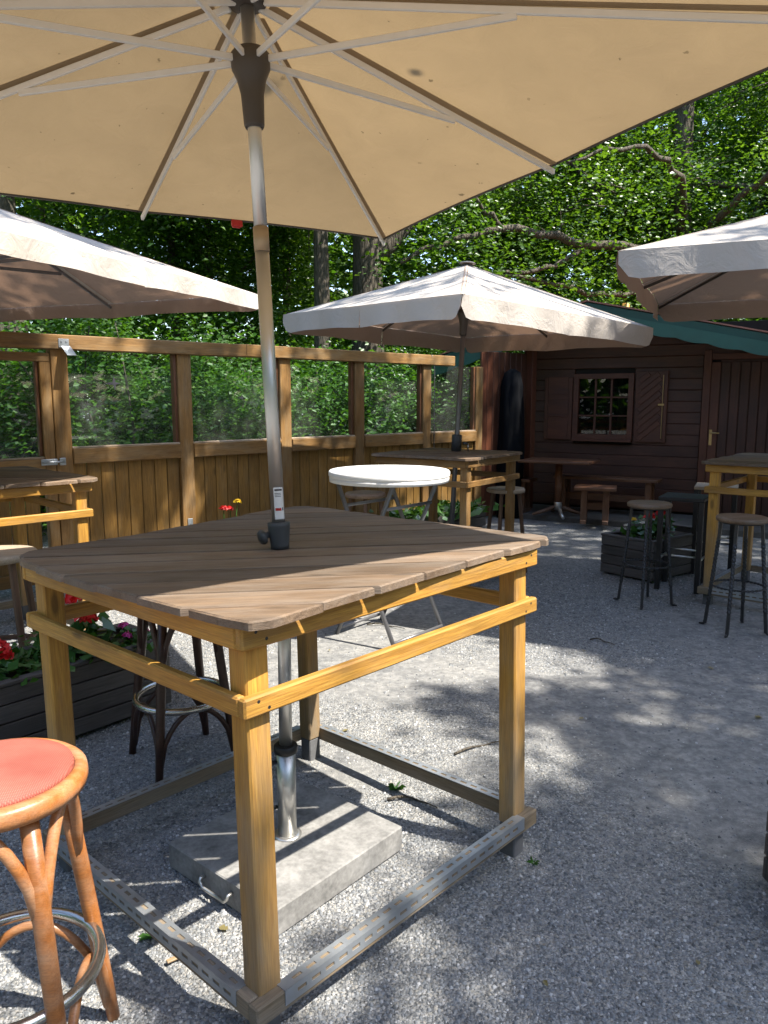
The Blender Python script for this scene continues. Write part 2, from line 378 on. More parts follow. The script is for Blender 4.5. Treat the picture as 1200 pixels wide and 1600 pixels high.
def redfabric():
    m, n, l, bs = nt('red_woven_upholstery'); tc = n.new('ShaderNodeTexCoord')
    w1 = n.new('ShaderNodeTexWave'); w1.bands_direction = 'X'; w1.inputs['Scale'].default_value = 75; l.new(tc.outputs['Object'], w1.inputs['Vector'])
    w2 = n.new('ShaderNodeTexWave'); w2.bands_direction = 'Y'; w2.inputs['Scale'].default_value = 75; l.new(tc.outputs['Object'], w2.inputs['Vector'])
    h = math_(n, l, 'MULTIPLY', w1.outputs[1], w2.outputs[1]); b = noise(n, l, tc.outputs['Object'], 9, 4, .6)
    r = ramp(n, [(0, (.30, .075, .052)), (.6, (.50, .15, .108))]); l.new(h, r.inputs[0])
    rb = ramp(n, [(.3, (.8, .8, .8)), (.7, (1.1, 1.1, 1.1))]); l.new(b.outputs[0], rb.inputs[0])
    l.new(mixc(n, l, 1, r.outputs[0], rb.outputs[0], 'MULTIPLY'), bs.inputs['Base Color']); bs.inputs['Roughness'].default_value = .75
    bump(n, l, h, .5, .001, bs); return m
MT['redfab'] = redfabric()

# ---------------------------------------------------------------- ground
def dirt(x, y):        # 1 where loose gravel lies, 0 where the packed dust is bare
    a = mnoise.fractal(Vector((x*.55+3.1, y*.55-1.7, .3)), 1, 2, 4)
    return max(0, min(1, .62 + a*1.9))
def relief(x, y): return -.006 + .006*mnoise.noise(Vector((x*1.1, y*1.1, 5))) + .003*mnoise.noise(Vector((x*5, y*5, 2)))
def build_ground():
    def axis(lo, hi, st, out):
        a = list(np.arange(lo, hi+1e-6, st)); d = st; p = a[-1]
        while p < out: d *= 1.35; p += d; a.append(p)
        d = st; p = a[0]
        while p > -out: d *= 1.35; p -= d; a.insert(0, p)
        return a
    xs = axis(-4, 5, .07, 400); ys = axis(.2, 9, .07, 400)
    nx, ny = len(xs), len(ys); vs = []; ds = []
    for y in ys:
        for x in xs:
            near = -8 < x < 9 and -3 < y < 14
            vs.append((x, y, relief(x, y) if near else -.012)); ds.append(dirt(x, y) if near else .5)
    fs = [(j*nx+i, j*nx+i+1, (j+1)*nx+i+1, (j+1)*nx+i) for j in range(ny-1) for i in range(nx-1)]
    me = bpy.data.meshes.new('ground'); me.from_pydata(vs, [], fs); me.polygons.foreach_set('use_smooth', [True]*len(fs))
    ca = me.color_attributes.new('loose', 'FLOAT_COLOR', 'POINT')
    arr = np.ones((len(vs), 4), np.float32); arr[:, :3] = np.array(ds)[:, None]; ca.data.foreach_set('color', arr.ravel())
    m, n, l, bs = nt('gravel_ground'); tc = n.new('ShaderNodeTexCoord'); at = n.new('ShaderNodeAttribute'); at.attribute_name = 'loose'
    P = tc.outputs['Object']
    dn = noise(n, l, P, 60, 2, .5)
    ad = n.new('ShaderNodeVectorMath'); ad.operation = 'MULTIPLY_ADD'; l.new(dn.outputs['Color'], ad.inputs[0]); ad.inputs[1].default_value = (.008,)*3; l.new(P, ad.inputs[2])
    def vor(sc, feat='F1'):
        v = n.new('ShaderNodeTexVoronoi'); v.feature = feat; v.inputs['Scale'].default_value = sc; l.new(ad.outputs[0], v.inputs['Vector']); return v
    v1 = vor(95); v2 = vor(190)
    def cellcol(v):
        s = n.new('ShaderNodeSeparateXYZ'); l.new(v.outputs['Color'], s.inputs[0])
        r = ramp(n, [(0, (.10, .105, .11)), (.35, (.20, .21, .22)), (.6, (.265, .275, .285)), (.8, (.31, .295, .265)), (.94, (.38, .38, .38)), (1, (.48, .48, .48))])
        l.new(s.outputs[0], r.inputs[0]); return r.outputs[0]
    c1, c2 = cellcol(v1), cellcol(v2)
    big = noise(n, l, P, 1.3, 5, .6); mid = noise(n, l, P, 9, 5, .65)
    mk = ramp(n, [(.42, (0, 0, 0)), (.58, (1, 1, 1))]); l.new(mid.outputs[0], mk.inputs[0])
    c = mixc(n, l, mk.outputs[0], c1, c2)
    dust = ramp(n, [(.3, (.165, .168, .17)), (.7, (.27, .268, .262))]); l.new(mid.outputs[0], dust.inputs[0])
    lf = math_(n, l, 'ADD', at.outputs['Fac'], math_(n, l, 'MULTIPLY_ADD', mid.outputs[0], .7, -.35), clamp=True)
    lr = ramp(n, [(.30, (.10,)*3), (.62, (.85,)*3)]); l.new(lf, lr.inputs[0])
    c = mixc(n, l, lr.outputs[0], dust.outputs[0], c)
    br = ramp(n, [(.3, (.74, .75, .77)), (.7, (1.16, 1.14, 1.10))]); l.new(math_(n, l, 'MULTIPLY_ADD', mid.outputs[0], .5, math_(n, l, 'MULTIPLY', big.outputs[0], .5)), br.inputs[0])
    c = mixc(n, l, 1, c, br.outputs[0], 'MULTIPLY')
    cl_ = noise(n, l, P, 30, 4, .7); cr_ = ramp(n, [(.35, (.78, .78, .78)), (.65, (1.28, 1.27, 1.25))]); l.new(cl_.outputs[0], cr_.inputs[0])
    c = mixc(n, l, 1, c, cr_.outputs[0], 'MULTIPLY'); l.new(c, bs.inputs['Base Color']); bs.inputs['Roughness'].default_value = .92
    bs.inputs['Specular IOR Level'].default_value = .3
    h1 = math_(n, l, 'MULTIPLY', math_(n, l, 'SUBTRACT', 1, math_(n, l, 'MULTIPLY', v1.outputs['Distance'], 1.0)), lr.outputs[0])
    h2 = math_(n, l, 'SUBTRACT', 1, v2.outputs['Distance'])
    b = bump(n, l, h1, 1.0, .009, None); bump(n, l, h2, .6, .004, bs, b)
    me.materials.append(m); o = add('ground', me); tag(o, kind='structure'); return o
build_ground()
def build_gravel():
    N = 175000
    y = .9 + (rng.random(N)**1.5)*6.2; x = (rng.random(N)*2-1)*(.62*y+.25)
    keep = np.array([random.random() < .10 + .95*dirt(a, b)**2.2 for a, b in zip(x, y)]); x, y = x[keep], y[keep]; n = len(x)
    z = np.array([relief(a, b) for a, b in zip(x, y)])
    s = (.0024 + .0050*rng.random(n)**3)*(1+.09*y)
    base = np.array([(1, 0, 0), (-.5, .87, 0), (-.5, -.87, 0), (.3, .5, 1), (-.6, 0, 1), (.3, -.5, 1)], float)
    base[:, 2] = base[:, 2]*1.0-.35
    a = rng.random(n)*6.283; ca, sa = np.cos(a), np.sin(a)
    B = base[None]*(1+.35*(rng.random((n, 6, 3))-.5)); B[:, :, 0] *= (.8+.7*rng.random(n))[:, None]; B[:, :, 2] *= (.6+.5*rng.random(n))[:, None]
    V = np.empty((n, 6, 3)); V[:, :, 0] = (B[:, :, 0]*ca[:, None]-B[:, :, 1]*sa[:, None])*s[:, None]+x[:, None]
    V[:, :, 1] = (B[:, :, 0]*sa[:, None]+B[:, :, 1]*ca[:, None])*s[:, None]+y[:, None]; V[:, :, 2] = B[:, :, 2]*s[:, None]+z[:, None]
    F = np.array([(3, 4, 5), (0, 1, 3), (1, 4, 3), (1, 2, 4), (2, 5, 4), (2, 0, 5), (0, 3, 5)])
    trimesh('gravel', V.reshape(-1, 3), (F[None]+6*np.arange(n)[:, None, None]).reshape(-1, 3), gravelmat(), 'loose grey gravel strewn over the yard')
def gravelmat():
    m, n, l, bs = nt('loose_gravel'); ge = n.new('ShaderNodeNewGeometry')
    r = ramp(n, [(0, (.09, .095, .10)), (.3, (.18, .19, .20)), (.6, (.255, .265, .275)), (.78, (.31, .29, .255)), (.94, (.38, .38, .38)), (1, (.52, .52, .52))])
    l.new(ge.outputs['Random Per Island'], r.inputs[0]); l.new(r.outputs[0], bs.inputs['Base Color']); bs.inputs['Roughness'].default_value = .85; return m
def trimesh(name, V, F, mat, label=None, parent=None, kind='stuff', cat=None, M=None):
    me = bpy.data.meshes.new(name); me.vertices.add(len(V)); me.vertices.foreach_set('co', np.ascontiguousarray(V, np.float32).ravel())
    k = F.shape[1]; me.loops.add(F.size); me.loops.foreach_set('vertex_index', np.ascontiguousarray(F, np.int32).ravel())
    me.polygons.add(len(F)); me.polygons.foreach_set('loop_start', np.arange(0, F.size, k, dtype=np.int32))
    me.update(calc_edges=True); o = add(name, me, mat, parent, M)
    return tag(o, label, cat, kind=kind)
build_gravel()

# ---------------------------------------------------------------- fence with glass panes
FY = math.atan2(.674, .738)
fence = empty('fence', (-3.131, 6.092, 0), FY, label='timber fence with dusty glass panes above upright boards', cat='fence')
fw, fb = MT['fence'], MT['fenceboard']
POST = [.57, 1.70, 2.83, 3.83, 4.90, 5.87]
for t in POST:
    beam('post', (t, 0, -.02), (t, 0, 1.996), .105 if t < 5.5 else .09, .135, fw, fence, (1, 0, 0), .005)
beam('top_rail', (-3.2, -.015, 2.055), (2.35, -.015, 2.055), .15, .118, fw, fence, ch=.006)
beam('top_rail', (2.352, -.015, 2.058), (5.35, -.015, 2.05), .15, .118, fw, fence, ch=.006)
for i in range(5):
    a, b = POST[i]+.068, POST[i+1]-.068
    beam('sill_rail', (a, -.035, 1.114), (b, -.035, 1.114), .07, .128, fw, fence, ch=.005)
    beam('glazing_bead', (a, -.03, 1.186), (b, -.03, 1.186), .035, .016, MT['pale'], fence)
    beam('jamb', (b-.016, .005, 1.195), (b-.016, .005, 1.994), .06, .03, MT['redbrown'], fence, (1, 0, 0))
    add('pane', MB().box((0, 0, 0), (b-a, .005, .80), ch=.001).mesh('pane'), MT['pane'], fence, Matrix.Translation(((a+b)/2, .03, 1.595)))
    nb = round((b-a)/.118); w = (b-a)/nb
    for k in range(nb):
        x = a+(k+.5)*w
        beam('board', (x, random.uniform(-.002, .002), .075), (x, 0, 1.048), .024, w-.007, fb, fence, (1, 0, 0), .004)
    beam('skirting', (a, -.02, .055), (b, -.02, .05), .05, .10, fw, fence)
# solid end section up to the hut
for k in range(8):
    x = 5.99+k*.118
    beam('board', (x, .0, .03), (x, 0, 2.2), .03, .112, MT['hut'] if k > 1 else MT['shutter'], fence, (1, 0, 0), .004)
beam('corner_post', (6.93, -.06, 0), (6.93, -.06, 2.3), .1, .1, MT['shutter'], fence, (1, 0, 0))
for t in (.66, 1.70):    # galvanised post anchors
    MB().box((t, -.058 if t > 1 else -.02, .30), (.05, .006, .34), ch=.001).tube([(t, -.062 if t > 1 else -.025, .42), (t, -.07 if t > 1 else -.033, .42)], .008, 6).build('post_anchor', MT['galv'], fence)
MB().box((.60, -.094, 2.045), (.085, .006, .07), ch=.001).box((.615, -.15, 1.985), (.075, .006, .16), Matrix.Translation((.615, -.15, 1.985)) @ Matrix.Rotation(R(-58), 4, 'X') @ Matrix.Translation((-.615, .15, -1.985)), .001).tube([(.58, -.1, 2.06), (.58, -.105, 2.06)], .006, 6).tube([(.62, -.1, 2.06), (.62, -.105, 2.06)], .006, 6).build('gate_hook', MT['galv'], fence)
MB().tube([(5.0, -.075, .0), (5.0, -.075, 1.9), (4.99, -.075, 2.03), (4.93, -.09, 2.11)], .005, 6).build('cable_conduit', MT['tube'], fence)
def bird(t, z, s, par):
    pts = [(-1, .05), (-.4, .25), (-.1, .2), (.1, .9), (.3, .25), (.9, .1), (.35, -.05), (.15, -.8), (0, -.1), (-.5, -.05)]
    MB().prism([(p[0]*s, p[1]*s) for p in pts], 0, .001, .0002, Matrix.Translation((t, .024, z)) @ Matrix.Rotation(R(90), 4, 'X')).build('bird_sticker', MT['ink'], par)
bird(4.35, 1.62, .045, fence); bird(1.05, 1.72, .075, fence); bird(2.35, 1.6, .04, fence)
# gate on the left
gate = empty('gate', (-3.131, 6.092, 0), FY, label='glazed timber gate with galvanised latch at the left end', cat='gate')
beam('stile', (.455, -.01, .06), (.455, -.01, 1.965), .07, .085, fw, gate, (1, 0, 0), .004)
beam('stile', (-.75, -.01, .06), (-.75, -.01, 1.965), .07, .085, fw, gate, (1, 0, 0), .004)
beam('rail', (-.705, -.012, 1.93), (.495, -.012, 1.93), .075, .07, fw, gate)
beam('rail', (-.705, -.012, 1.06), (.41, -.012, 1.06), .075, .085, fw, gate)
beam('rail', (-.705, -.012, .11), (.41, -.012, .11), .075, .10, fw, gate)
beam('glazing_bead', (-.705, -.02, 1.112), (.41, -.02, 1.112), .04, .016, MT['pale'], gate)
beam('jamb', (.397, .01, 1.125), (.397, .01, 1.894), .05, .025, MT['redbrown'], gate, (1, 0, 0))
add('pane', MB().box((0, 0, 0), (1.1, .005, .78), ch=.001).mesh('pane'), MT['pane'], gate, Matrix.Translation((-.15, .02, 1.51)))
for k in range(9):
    beam('board', (-.64+k*.118, .005, .165), (-.64+k*.118, .005, 1.015), .022, .112, fb, gate, (1, 0, 0), .004)
MB().box((.44, -.058, 1.075), (.13, .012, .05), ch=.002).box((.545, -.062, 1.075), (.05, .022, .06), ch=.003).tube([(.38, -.075, 1.075), (.555, -.075, 1.075)], .009, 8).tube([(.47, -.075, 1.075), (.47, -.105, 1.07)], .007, 6).build('latch', MT['galv'], gate)

# ---------------------------------------------------------------- hut
HY = -R(30)
hut = empty('wooden_hut', (2.02, 11.2, 0), HY, label='dark brown timber hut with shuttered window and green barge boards', cat='hut')
APX, APZ, SL, SR = 1.09, 2.72, .30, .226
def roofz(s): return APZ - (APX-s)*SL if s < APX else APZ - (s-APX)*SR
hm = MT['hut']; XR = 4.9
row = .146
k = 0
while True:
    z0 = .10 + k*row; z1 = z0+row-.001
    if z0 > APZ-.1: break
    segs = [(0.0, 2.40), (3.52, XR)] if z0 < 2.08 else [(0.0, XR)]
    if z1 > 1.05 and z0 < 1.90: segs = [(0.0, .74), (1.545, 2.40), (3.52, XR)]
    for a, b in segs:
        lo, hi = a, b
        zt = z1+.02
        if roofz(a) < zt: lo = max(a, APX-(APZ-zt)/SL)
        if roofz(b) < zt: hi = min(b, APX+(APZ-zt)/SR)
        if hi-lo > .1:
            o = beam('siding_board', (lo, 0, (z0+z1)/2), (hi, 0, (z0+z1)/2), .034, z1-z0, hm, hut, ch=.009)
    k += 1
for nm, c, d in (('side_wall', (.0, 1.75, 1.18), (.06, 3.4, 2.36)), ('side_wall', (XR, 1.75, .95), (.06, 3.4, 1.8)), ('back_wall', (XR/2, 3.45, 1.35), (XR, .06, 2.7)), ('floor_slab', (XR/2, 1.7, .03), (XR, 3.4, .06))):
    MB().box(c, d).build(nm, MT['dark'] if nm == 'floor_slab' else hm, hut)
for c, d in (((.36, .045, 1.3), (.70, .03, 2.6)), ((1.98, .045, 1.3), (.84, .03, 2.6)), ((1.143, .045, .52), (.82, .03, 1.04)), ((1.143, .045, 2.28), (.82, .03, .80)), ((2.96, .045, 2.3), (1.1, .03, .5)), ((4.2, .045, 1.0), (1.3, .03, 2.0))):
    MB().box(c, d).build('light_stop', MT['dark'], hut)  # dark panels added behind the boards to stop light leaking through
beam('corner_trim', (.0, -.028, .05), (.0, -.028, 2.2), .03, .12, MT['shutter'], hut, (1, 0, 0))
# roof
def slab(name, s0, z0, s1, z1, y0, y1, th, mat, par):
    vs = [(s0, y0, z0), (s1, y0, z1), (s1, y1, z1), (s0, y1, z0)]; vs += [(x, y, z+th) for x, y, z in vs]
    return MB().addm(vs, [(3, 2, 1, 0), (4, 5, 6, 7), (0, 1, 5, 4), (1, 2, 6, 5), (2, 3, 7, 6), (3, 0, 4, 7)]).build(name, mat, par)
LS, RS = -1.05, 5.3
rz = lambda s: roofz(s)+.02
rf = slab('roof', -.12, rz(-.12), APX, rz(APX), -.80, 3.8, .05, hm, hut)
slab('roof', LS, rz(LS), -.121, rz(-.121), -.80, .1, .05, hm, hut)
slab('roof', APX+.001, rz(APX), RS, rz(RS), -.80, 3.8, .05, hm, hut)
slab('roof_felt', -.12, rz(-.12)+.056, APX, rz(APX)+.062, -.845, 3.85, .018, MT['roofred'], rf)
slab('roof_felt', LS-.03, rz(LS)+.052, -.121, rz(-.121)+.056, -.845, .12, .018, MT['roofred'], rf)
slab('roof_felt', APX+.001, rz(APX)+.062, RS+.03, rz(RS)+.052, -.845, 3.85, .018, MT['roofred'], rf)
def scallop(name, sA, sB, mat, up, lo, y, amp, per, par):
    n = max(8, int(abs(sB-sA)/per*8)); vs = []
    for i in range(n+1):
        s = sA+(sB-sA)*i/n; z = rz(s); w = amp*abs(math.sin(math.pi*(s-sA)/per)) if amp else 0
        for yy in (y, y+.022): vs += [(s, yy, z+up), (s, yy, z-lo-w)]
    fs = []
    for i in range(n):
        b = i*4; c = b+4
        fs += [(b, b+1, c+1, c), (b+3, b+2, c+2, c+3), (b+2, b, c, c+2), (b+1, b+3, c+3, c+1)]
    fs += [(0, 2, 3, 1), (n*4, n*4+1, n*4+3, n*4+2)]
    return MB().addm(vs, fs).build(name, mat, par)
scallop('barge_board', APX+.0005, RS, MT['greend'], .05, .07, -.826, 0, .4, rf); scallop('barge_board', LS, APX-.0005, MT['greend'], .05, .07, -.826, 0, .4, rf)
scallop('scalloped_trim', APX+.0005, RS, MT['green'], -.04, .18, -.852, .022, .36, rf); scallop('scalloped_trim', LS, APX-.0005, MT['green'], -.04, .18, -.852, .022, .36, rf)
MB().lathe([(.045, 0), (.045, .01)], 20).build('boss', MT['roofred'], rf, Matrix.Translation((APX-.02, -.853, rz(APX)-.04)) @ Matrix.Rotation(R(90), 4, 'X'))
# window
win = empty('window_holder'); bpy.data.objects.remove(win)
wf = MB()
for c, d in (((.772, -.03, 1.48), (.07, .08, .90)), ((1.513, -.03, 1.48), (.07, .08, .90)), ((1.143, -.03, 1.895), (.67, .08, .07)), ((1.143, -.035, 1.075), (.67, .09, .07))): wf.box(c, d)
wo = wf.build('window', MT['shutter'], hut)
for s in (1.034, 1.251): beam('glazing_bar', (s, -.02, 1.112), (s, -.02, 1.858), .03, .026, MT['shutter'], wo, (1, 0, 0))
for z in (1.36, 1.61): beam('glazing_bar', (.81, -.021, z), (1.476, -.021, z), .028, .022, MT['shutter'], wo)
for i, (a, b) in enumerate(((.808, 1.02), (1.048, 1.237), (1.265, 1.477))):
    for z0, z1 in ((1.112, 1.348), (1.372, 1.598), (1.622, 1.858)):
        add('pane', MB().box((0, 0, 0), (b-a, .004, z1-z0), ch=.0005).mesh('pane'), MT['hutpane'], wo, Matrix.Translation(((a+b)/2, -.012, (z0+z1)/2)) @ Matrix.Rotation(R(random.uniform(-.5, .5)), 4, 'Z'))
beam('sill', (.74, -.06, 1.025), (1.55, -.06, 1.025), .12, .03, MT['shutter'], wo)
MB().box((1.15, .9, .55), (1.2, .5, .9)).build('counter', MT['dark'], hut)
def shutter(s0, s1, z0, z1, chev, y):
    so = MB().box(((s0+s1)/2, y, (z0+z1)/2), (s1-s0, .022, z1-z0)).build('shutter', MT['shutter'], hut)
    if chev:
        n = 9; w = s1-s0-.12
        for i in range(n):
            zc = z0+.03+(z1-z0-.06)*(i+.0)/n
            p0 = (s0+.05, y-.017, zc); p1 = (s1-.09, y-.017, min(z1-.03, zc+w*.8))
            if zc+w*.8 > z1-.02: p1 = (s0+.05+(z1-.03-zc)/.8, y-.017, z1-.03)
            beam('slat', p0, p1, .012, .062, MT['shutter'], so, ch=.003)
        MB().box((s1-.06, y-.02, (z0+z1)/2), (.008, .012, z1-z0-.1)).box((s1-.07, y-.024, (z0+z1)/2+.03), (.09, .014, .028)).build('bolt', MT['brass'], so)
        beam('edge_strip', (s1-.02, y-.02, z0), (s1-.02, y-.02, z1), .03, .035, MT['shutter'], so, (1, 0, 0))
    else:
        for s in (s0+.03, s1-.03): beam('edge_strip', (s, y-.016, z0+.01), (s, y-.016, z1-.01), .012, .05, MT['shutter'], so, (1, 0, 0))
        for k in range(3): beam('slat', (s0+.06, y-.015, z0+.13+k*.31), (s1-.06, y-.015, z0+.13+k*.31), .008, .24, MT['shutter'], so)
shutter(.322, .725, 1.02, 1.885, False, -.04); shutter(1.575, 1.985, 1.02, 1.95, True, -.05)
# door
do = MB().box((3.06, .012, 1.07), (.92, .03, 2.02)).build('door', MT['hutdoor'], hut)
for k in range(8): beam('door_board', (2.665+k*.113, -.016, .07), (2.665+k*.113, -.016, 2.05), .022, .104, MT['hutdoor'], do, (1, 0, 0), .006)
beam('door_stile', (2.55, -.02, .07), (2.55, -.02, 2.05), .03, .105, MT['shutter'], do, (1, 0, 0))
for s in (2.45, 3.56): beam('door_frame', (s, -.03, .05), (s, -.03, 2.2), .06, .09, MT['shutter'], hut, (1, 0, 0))
beam('door_frame', (2.50, -.03, 2.12), (3.51, -.03, 2.12), .06, .075, MT['shutter'], hut)
MB().box((2.53, -.04, 1.10), (.035, .008, .20)).tube([(2.53, -.045, 1.16), (2.53, -.085, 1.16), (2.545, -.09, 1.16), (2.64, -.09, 1.16)], .009, 8).build('door_handle', MT['brass'], do)
# gutter/log pole behind
MB().tube([(3.95, 12.9, 0), (3.95, 12.9, 3.13)], .06, 12).build('log_post', MT['yellow']); tag(bpy.data.objects['log_post'], 'pale log post rising behind the hut roof', 'post')
# patio
pt = MB().box((2.2, -.45, .02), (6.4, 1.0, .10), ch=.01).build('patio', MT['conc'], None, Matrix.Translation((2.02, 11.2, 0)) @ Matrix.Rotation(HY, 4, 'Z')); tag(pt, kind='structure')

# ---------------------------------------------------------------- high tables
def clip(poly, a, b, c):      # keep a*x+b*y<=c
    out = []
    for i in range(len(poly)):
        p, q = poly[i], poly[(i+1) % len(poly)]; dp, dq = a*p[0]+b*p[1]-c, a*q[0]+b*q[1]-c
        if dp <= 0: out.append(p)
        if (dp < 0 < dq) or (dq < 0 < dp): t = dp/(dp-dq); out.append((p[0]+(q[0]-p[0])*t, p[1]+(q[1]-p[1])*t))
    return out
_strip = {}
def slotted(L, wt, ws):
    """galvanised slotted angle along X: top flange wt wide, front flange ws deep (towards -Y)"""
    key = (round(L, 3), wt, ws)
    if key in _strip: return _strip[key]
    b = MB(); pit = .048; n = int((L-.02)/pit); m0 = (L-n*pit)/2; th = .0022
    def flange(tr, w):
        r0, r1 = w*.5-.0055, w*.5+.0055
        q = lambda x0, x1, y0, y1: b.addm([tr(x0, y0, 0), tr(x1, y0, 0), tr(x1, y1, 0), tr(x0, y1, 0), tr(x0, y0, th), tr(x1, y0, th), tr(x1, y1, th), tr(x0, y1, th)],
            [(0, 3, 2, 1), (4, 5, 6, 7), (0, 1, 5, 4), (1, 2, 6, 5), (2, 3, 7, 6), (3, 0, 4, 7)])
        q(0, L, 0, r0); q(0, L, r1, w); x = 0
        for k in range(n):
            s0 = m0+k*pit+.008; q(x, s0, r0, r1); x = s0+.030
        q(x, L, r0, r1)
    flange(lambda x, y, z: (x-L/2, y, z), wt)
    flange(lambda x, y, z: (x-L/2, -z-.0002, -y+th), ws)
    _strip[key] = b.mesh('slotted_angle'); _strip[key].materials.append(MT['galv']); return _strip[key]
def high_table(name, loc, yaw, A, B, zt, frame_m, outline, bdir, pitch, label, group='high wooden tables in the yard', foot=True, base=.14):
    t = empty(name, (*loc, 0), yaw, label=label, cat='table', group=group)
    a, b = A/2, B/2
    ca, sa = math.cos(bdir), math.sin(bdir)           # boards run along (ca,sa) in the table's own axes
    ds = [-sa*p[0]+ca*p[1] for p in outline]; d = min(ds)-.004
    while d < max(ds):
        poly = clip(clip(outline, -sa, ca, d+pitch-.006), sa, -ca, -(d+.006))
        if len(poly) >= 3:
            j = random.uniform(-.014, .014); poly = [(p[0]+ca*j, p[1]+sa*j) for p in poly]
            lo = [(p[0]*ca+p[1]*sa, -p[0]*sa+p[1]*ca) for p in poly]; cx = sum(p[0] for p in lo)/len(lo); cy = sum(p[1] for p in lo)/len(lo)
            area = sum(lo[i][0]*lo[(i+1) % len(lo)][1]-lo[(i+1) % len(lo)][0]*lo[i][1] for i in range(len(lo)))/2
            if abs(area) > .002:
                wx, wy = cx*ca-cy*sa, cx*sa+cy*ca
                Mx = Matrix.Translation((wx, wy, zt-.0225+random.uniform(-.0015, .0015))) @ Matrix.Rotation(bdir, 4, 'Z') @ Matrix.Rotation(random.uniform(-.012, .012), 4, 'X')
                MB().prism([(p[0]-cx, p[1]-cy) for p in lo], 0, .022, .004).build('tabletop_board', MT['top'], t, Mx)
        d += pitch
    za = zt-.0255
    # legs stand inside the apron and rails
    lw = .068; e = .026
    for sx in (-1, 1):
        for sy in (-1, 1):
            x, y = sx*(a-e-lw/2-.001), sy*(b-e-lw/2-.001)
            beam('leg', (x, y, .10), (x, y, za-.002), lw, lw, frame_m, t, (1, 0, 0), .005)
            MB().box((x, y, .035), (lw-.006, lw-.006, .13), ch=.004).build('foot', MT['footblock'], t)
    for zc, h, nm in ((za-.029, .058, 'apron'), (zt-.220, .050, 'rail')):
        for sy in (-1, 1): beam(nm, (-a, sy*(b-e/2), zc), (a, sy*(b-e/2), zc), e, h, frame_m, t, ch=.005)
        for sx in (-1, 1): beam(nm, (sx*(a-e/2), -b+e+.001, zc-.001), (sx*(a-e/2), b-e-.001, zc-.001), e, h, frame_m, t, ch=.005)
    bw = .036; bz = base-.0275
    for sy in (-1, 1):
        beam('bottom_beam', (-a-.005, sy*(b-e+bw/2-.008), bz), (a+.005, sy*(b-e+bw/2-.008), bz), bw, .055, MT['greybeam'], t, ch=.004)
    for sx in (-1, 1):
        beam('bottom_beam', (sx*(a-e+bw/2-.008), -b+e+.01-.001, bz+.001), (sx*(a-e+bw/2-.008), b-e-.01, bz+.001), bw, .055, MT['greybeam'], t, ch=.004)
    L = A-.16
    for sy in (-1, 1):
        M = Matrix.Translation((0, sy*(b-e+bw-.008+.0005), base+.0005)) @ Matrix.Rotation(0 if sy < 0 else math.pi, 4, 'Z')
        add('slotted_angle', slotted(L, .036, .042), None, t, M)
    L = B-.17
    for sx in (-1, 1):
        M = Matrix.Translation((sx*(a-e+bw-.008+.0005), 0, base+.0015)) @ Matrix.Rotation(math.pi/2 if sx > 0 else -math.pi/2, 4, 'Z')
        add('slotted_angle', slotted(L, .036, .042), None, t, M)
    return t
main_out = [(-.628, .61), (-.652, .49), (-.660, .22), (-.664, 0), (-.656, -.20), (-.650, -.40), (-.640, -.566), (-.626, -.648), (-.575, -.668), (-.43, -.655), (-.24, -.642), (.074, -.622), (.33, -.612), (.56, -.612), (.66, -.598), (.712, -.56), (.722, -.47), (.735, -.08), (.76, .27), (.80, .61), (.81, .78), (.76, .83), (.68, .82), (.246, .755), (-.2, .668), (-.51, .675), (-.585, .655)]
MY = .819
mt = high_table('high_table', (-.316, 2.502), MY, 1.231, 1.198, 1.107, MT['honey'], main_out, .085-MY, .147, 'large honey coloured high table in the foreground with grey weathered top')
for f, sgn in ((1.107-.0545, -1), (1.107-.220, -1)):
    for x in (-.575, .575, -.545, .545):
        for sy in (-1, 1):
            MB().lathe([(.0045, 0), (.0045, .0012), (.003, .0018)], 8).build('screw', MT['iron'], mt, Matrix.Translation((x, sy*.5992, f+(.011 if abs(x) > .56 else -.011))) @ Matrix.Rotation(R(90)*-sy*-1, 4, 'X'))
_u = Vector((math.cos(MY), math.sin(MY), .004)).normalized(); _v = Vector((-math.sin(MY), math.cos(MY), -.022)); _w = _u.cross(_v).normalized(); _v = _w.cross(_u)
mt.rotation_euler = Matrix((_u, _v, _w)).transposed().to_euler()      # the table leans a little on the uneven ground
def cornered(h, c): return [(-h, -h+c), (-h+c, -h), (h-c, -h), (h, -h+c), (h, h-c), (h-c, h), (-h+c, h), (-h, h-c)]
high_table('high_table', (.57, 6.80), .95, .94, .94, 1.125, MT['fence'], cornered(.50, .03), .1-.95, .14, 'brown high table under the middle parasol, behind the white round table')
high_table('high_table', (-2.63, 4.75), .79, 1.15, 1.15, 1.11, MT['yellow'], cornered(.61, .05), .05-.79, .14, 'bright yellow high table at the left beside the fence')
high_table('high_table', (3.25, 5.93), -.707, 1.12, 1.12, 1.125, MT['honey'], cornered(.60, .05), .2, .14, 'high table with ochre legs at the right edge behind the twisted iron stools')

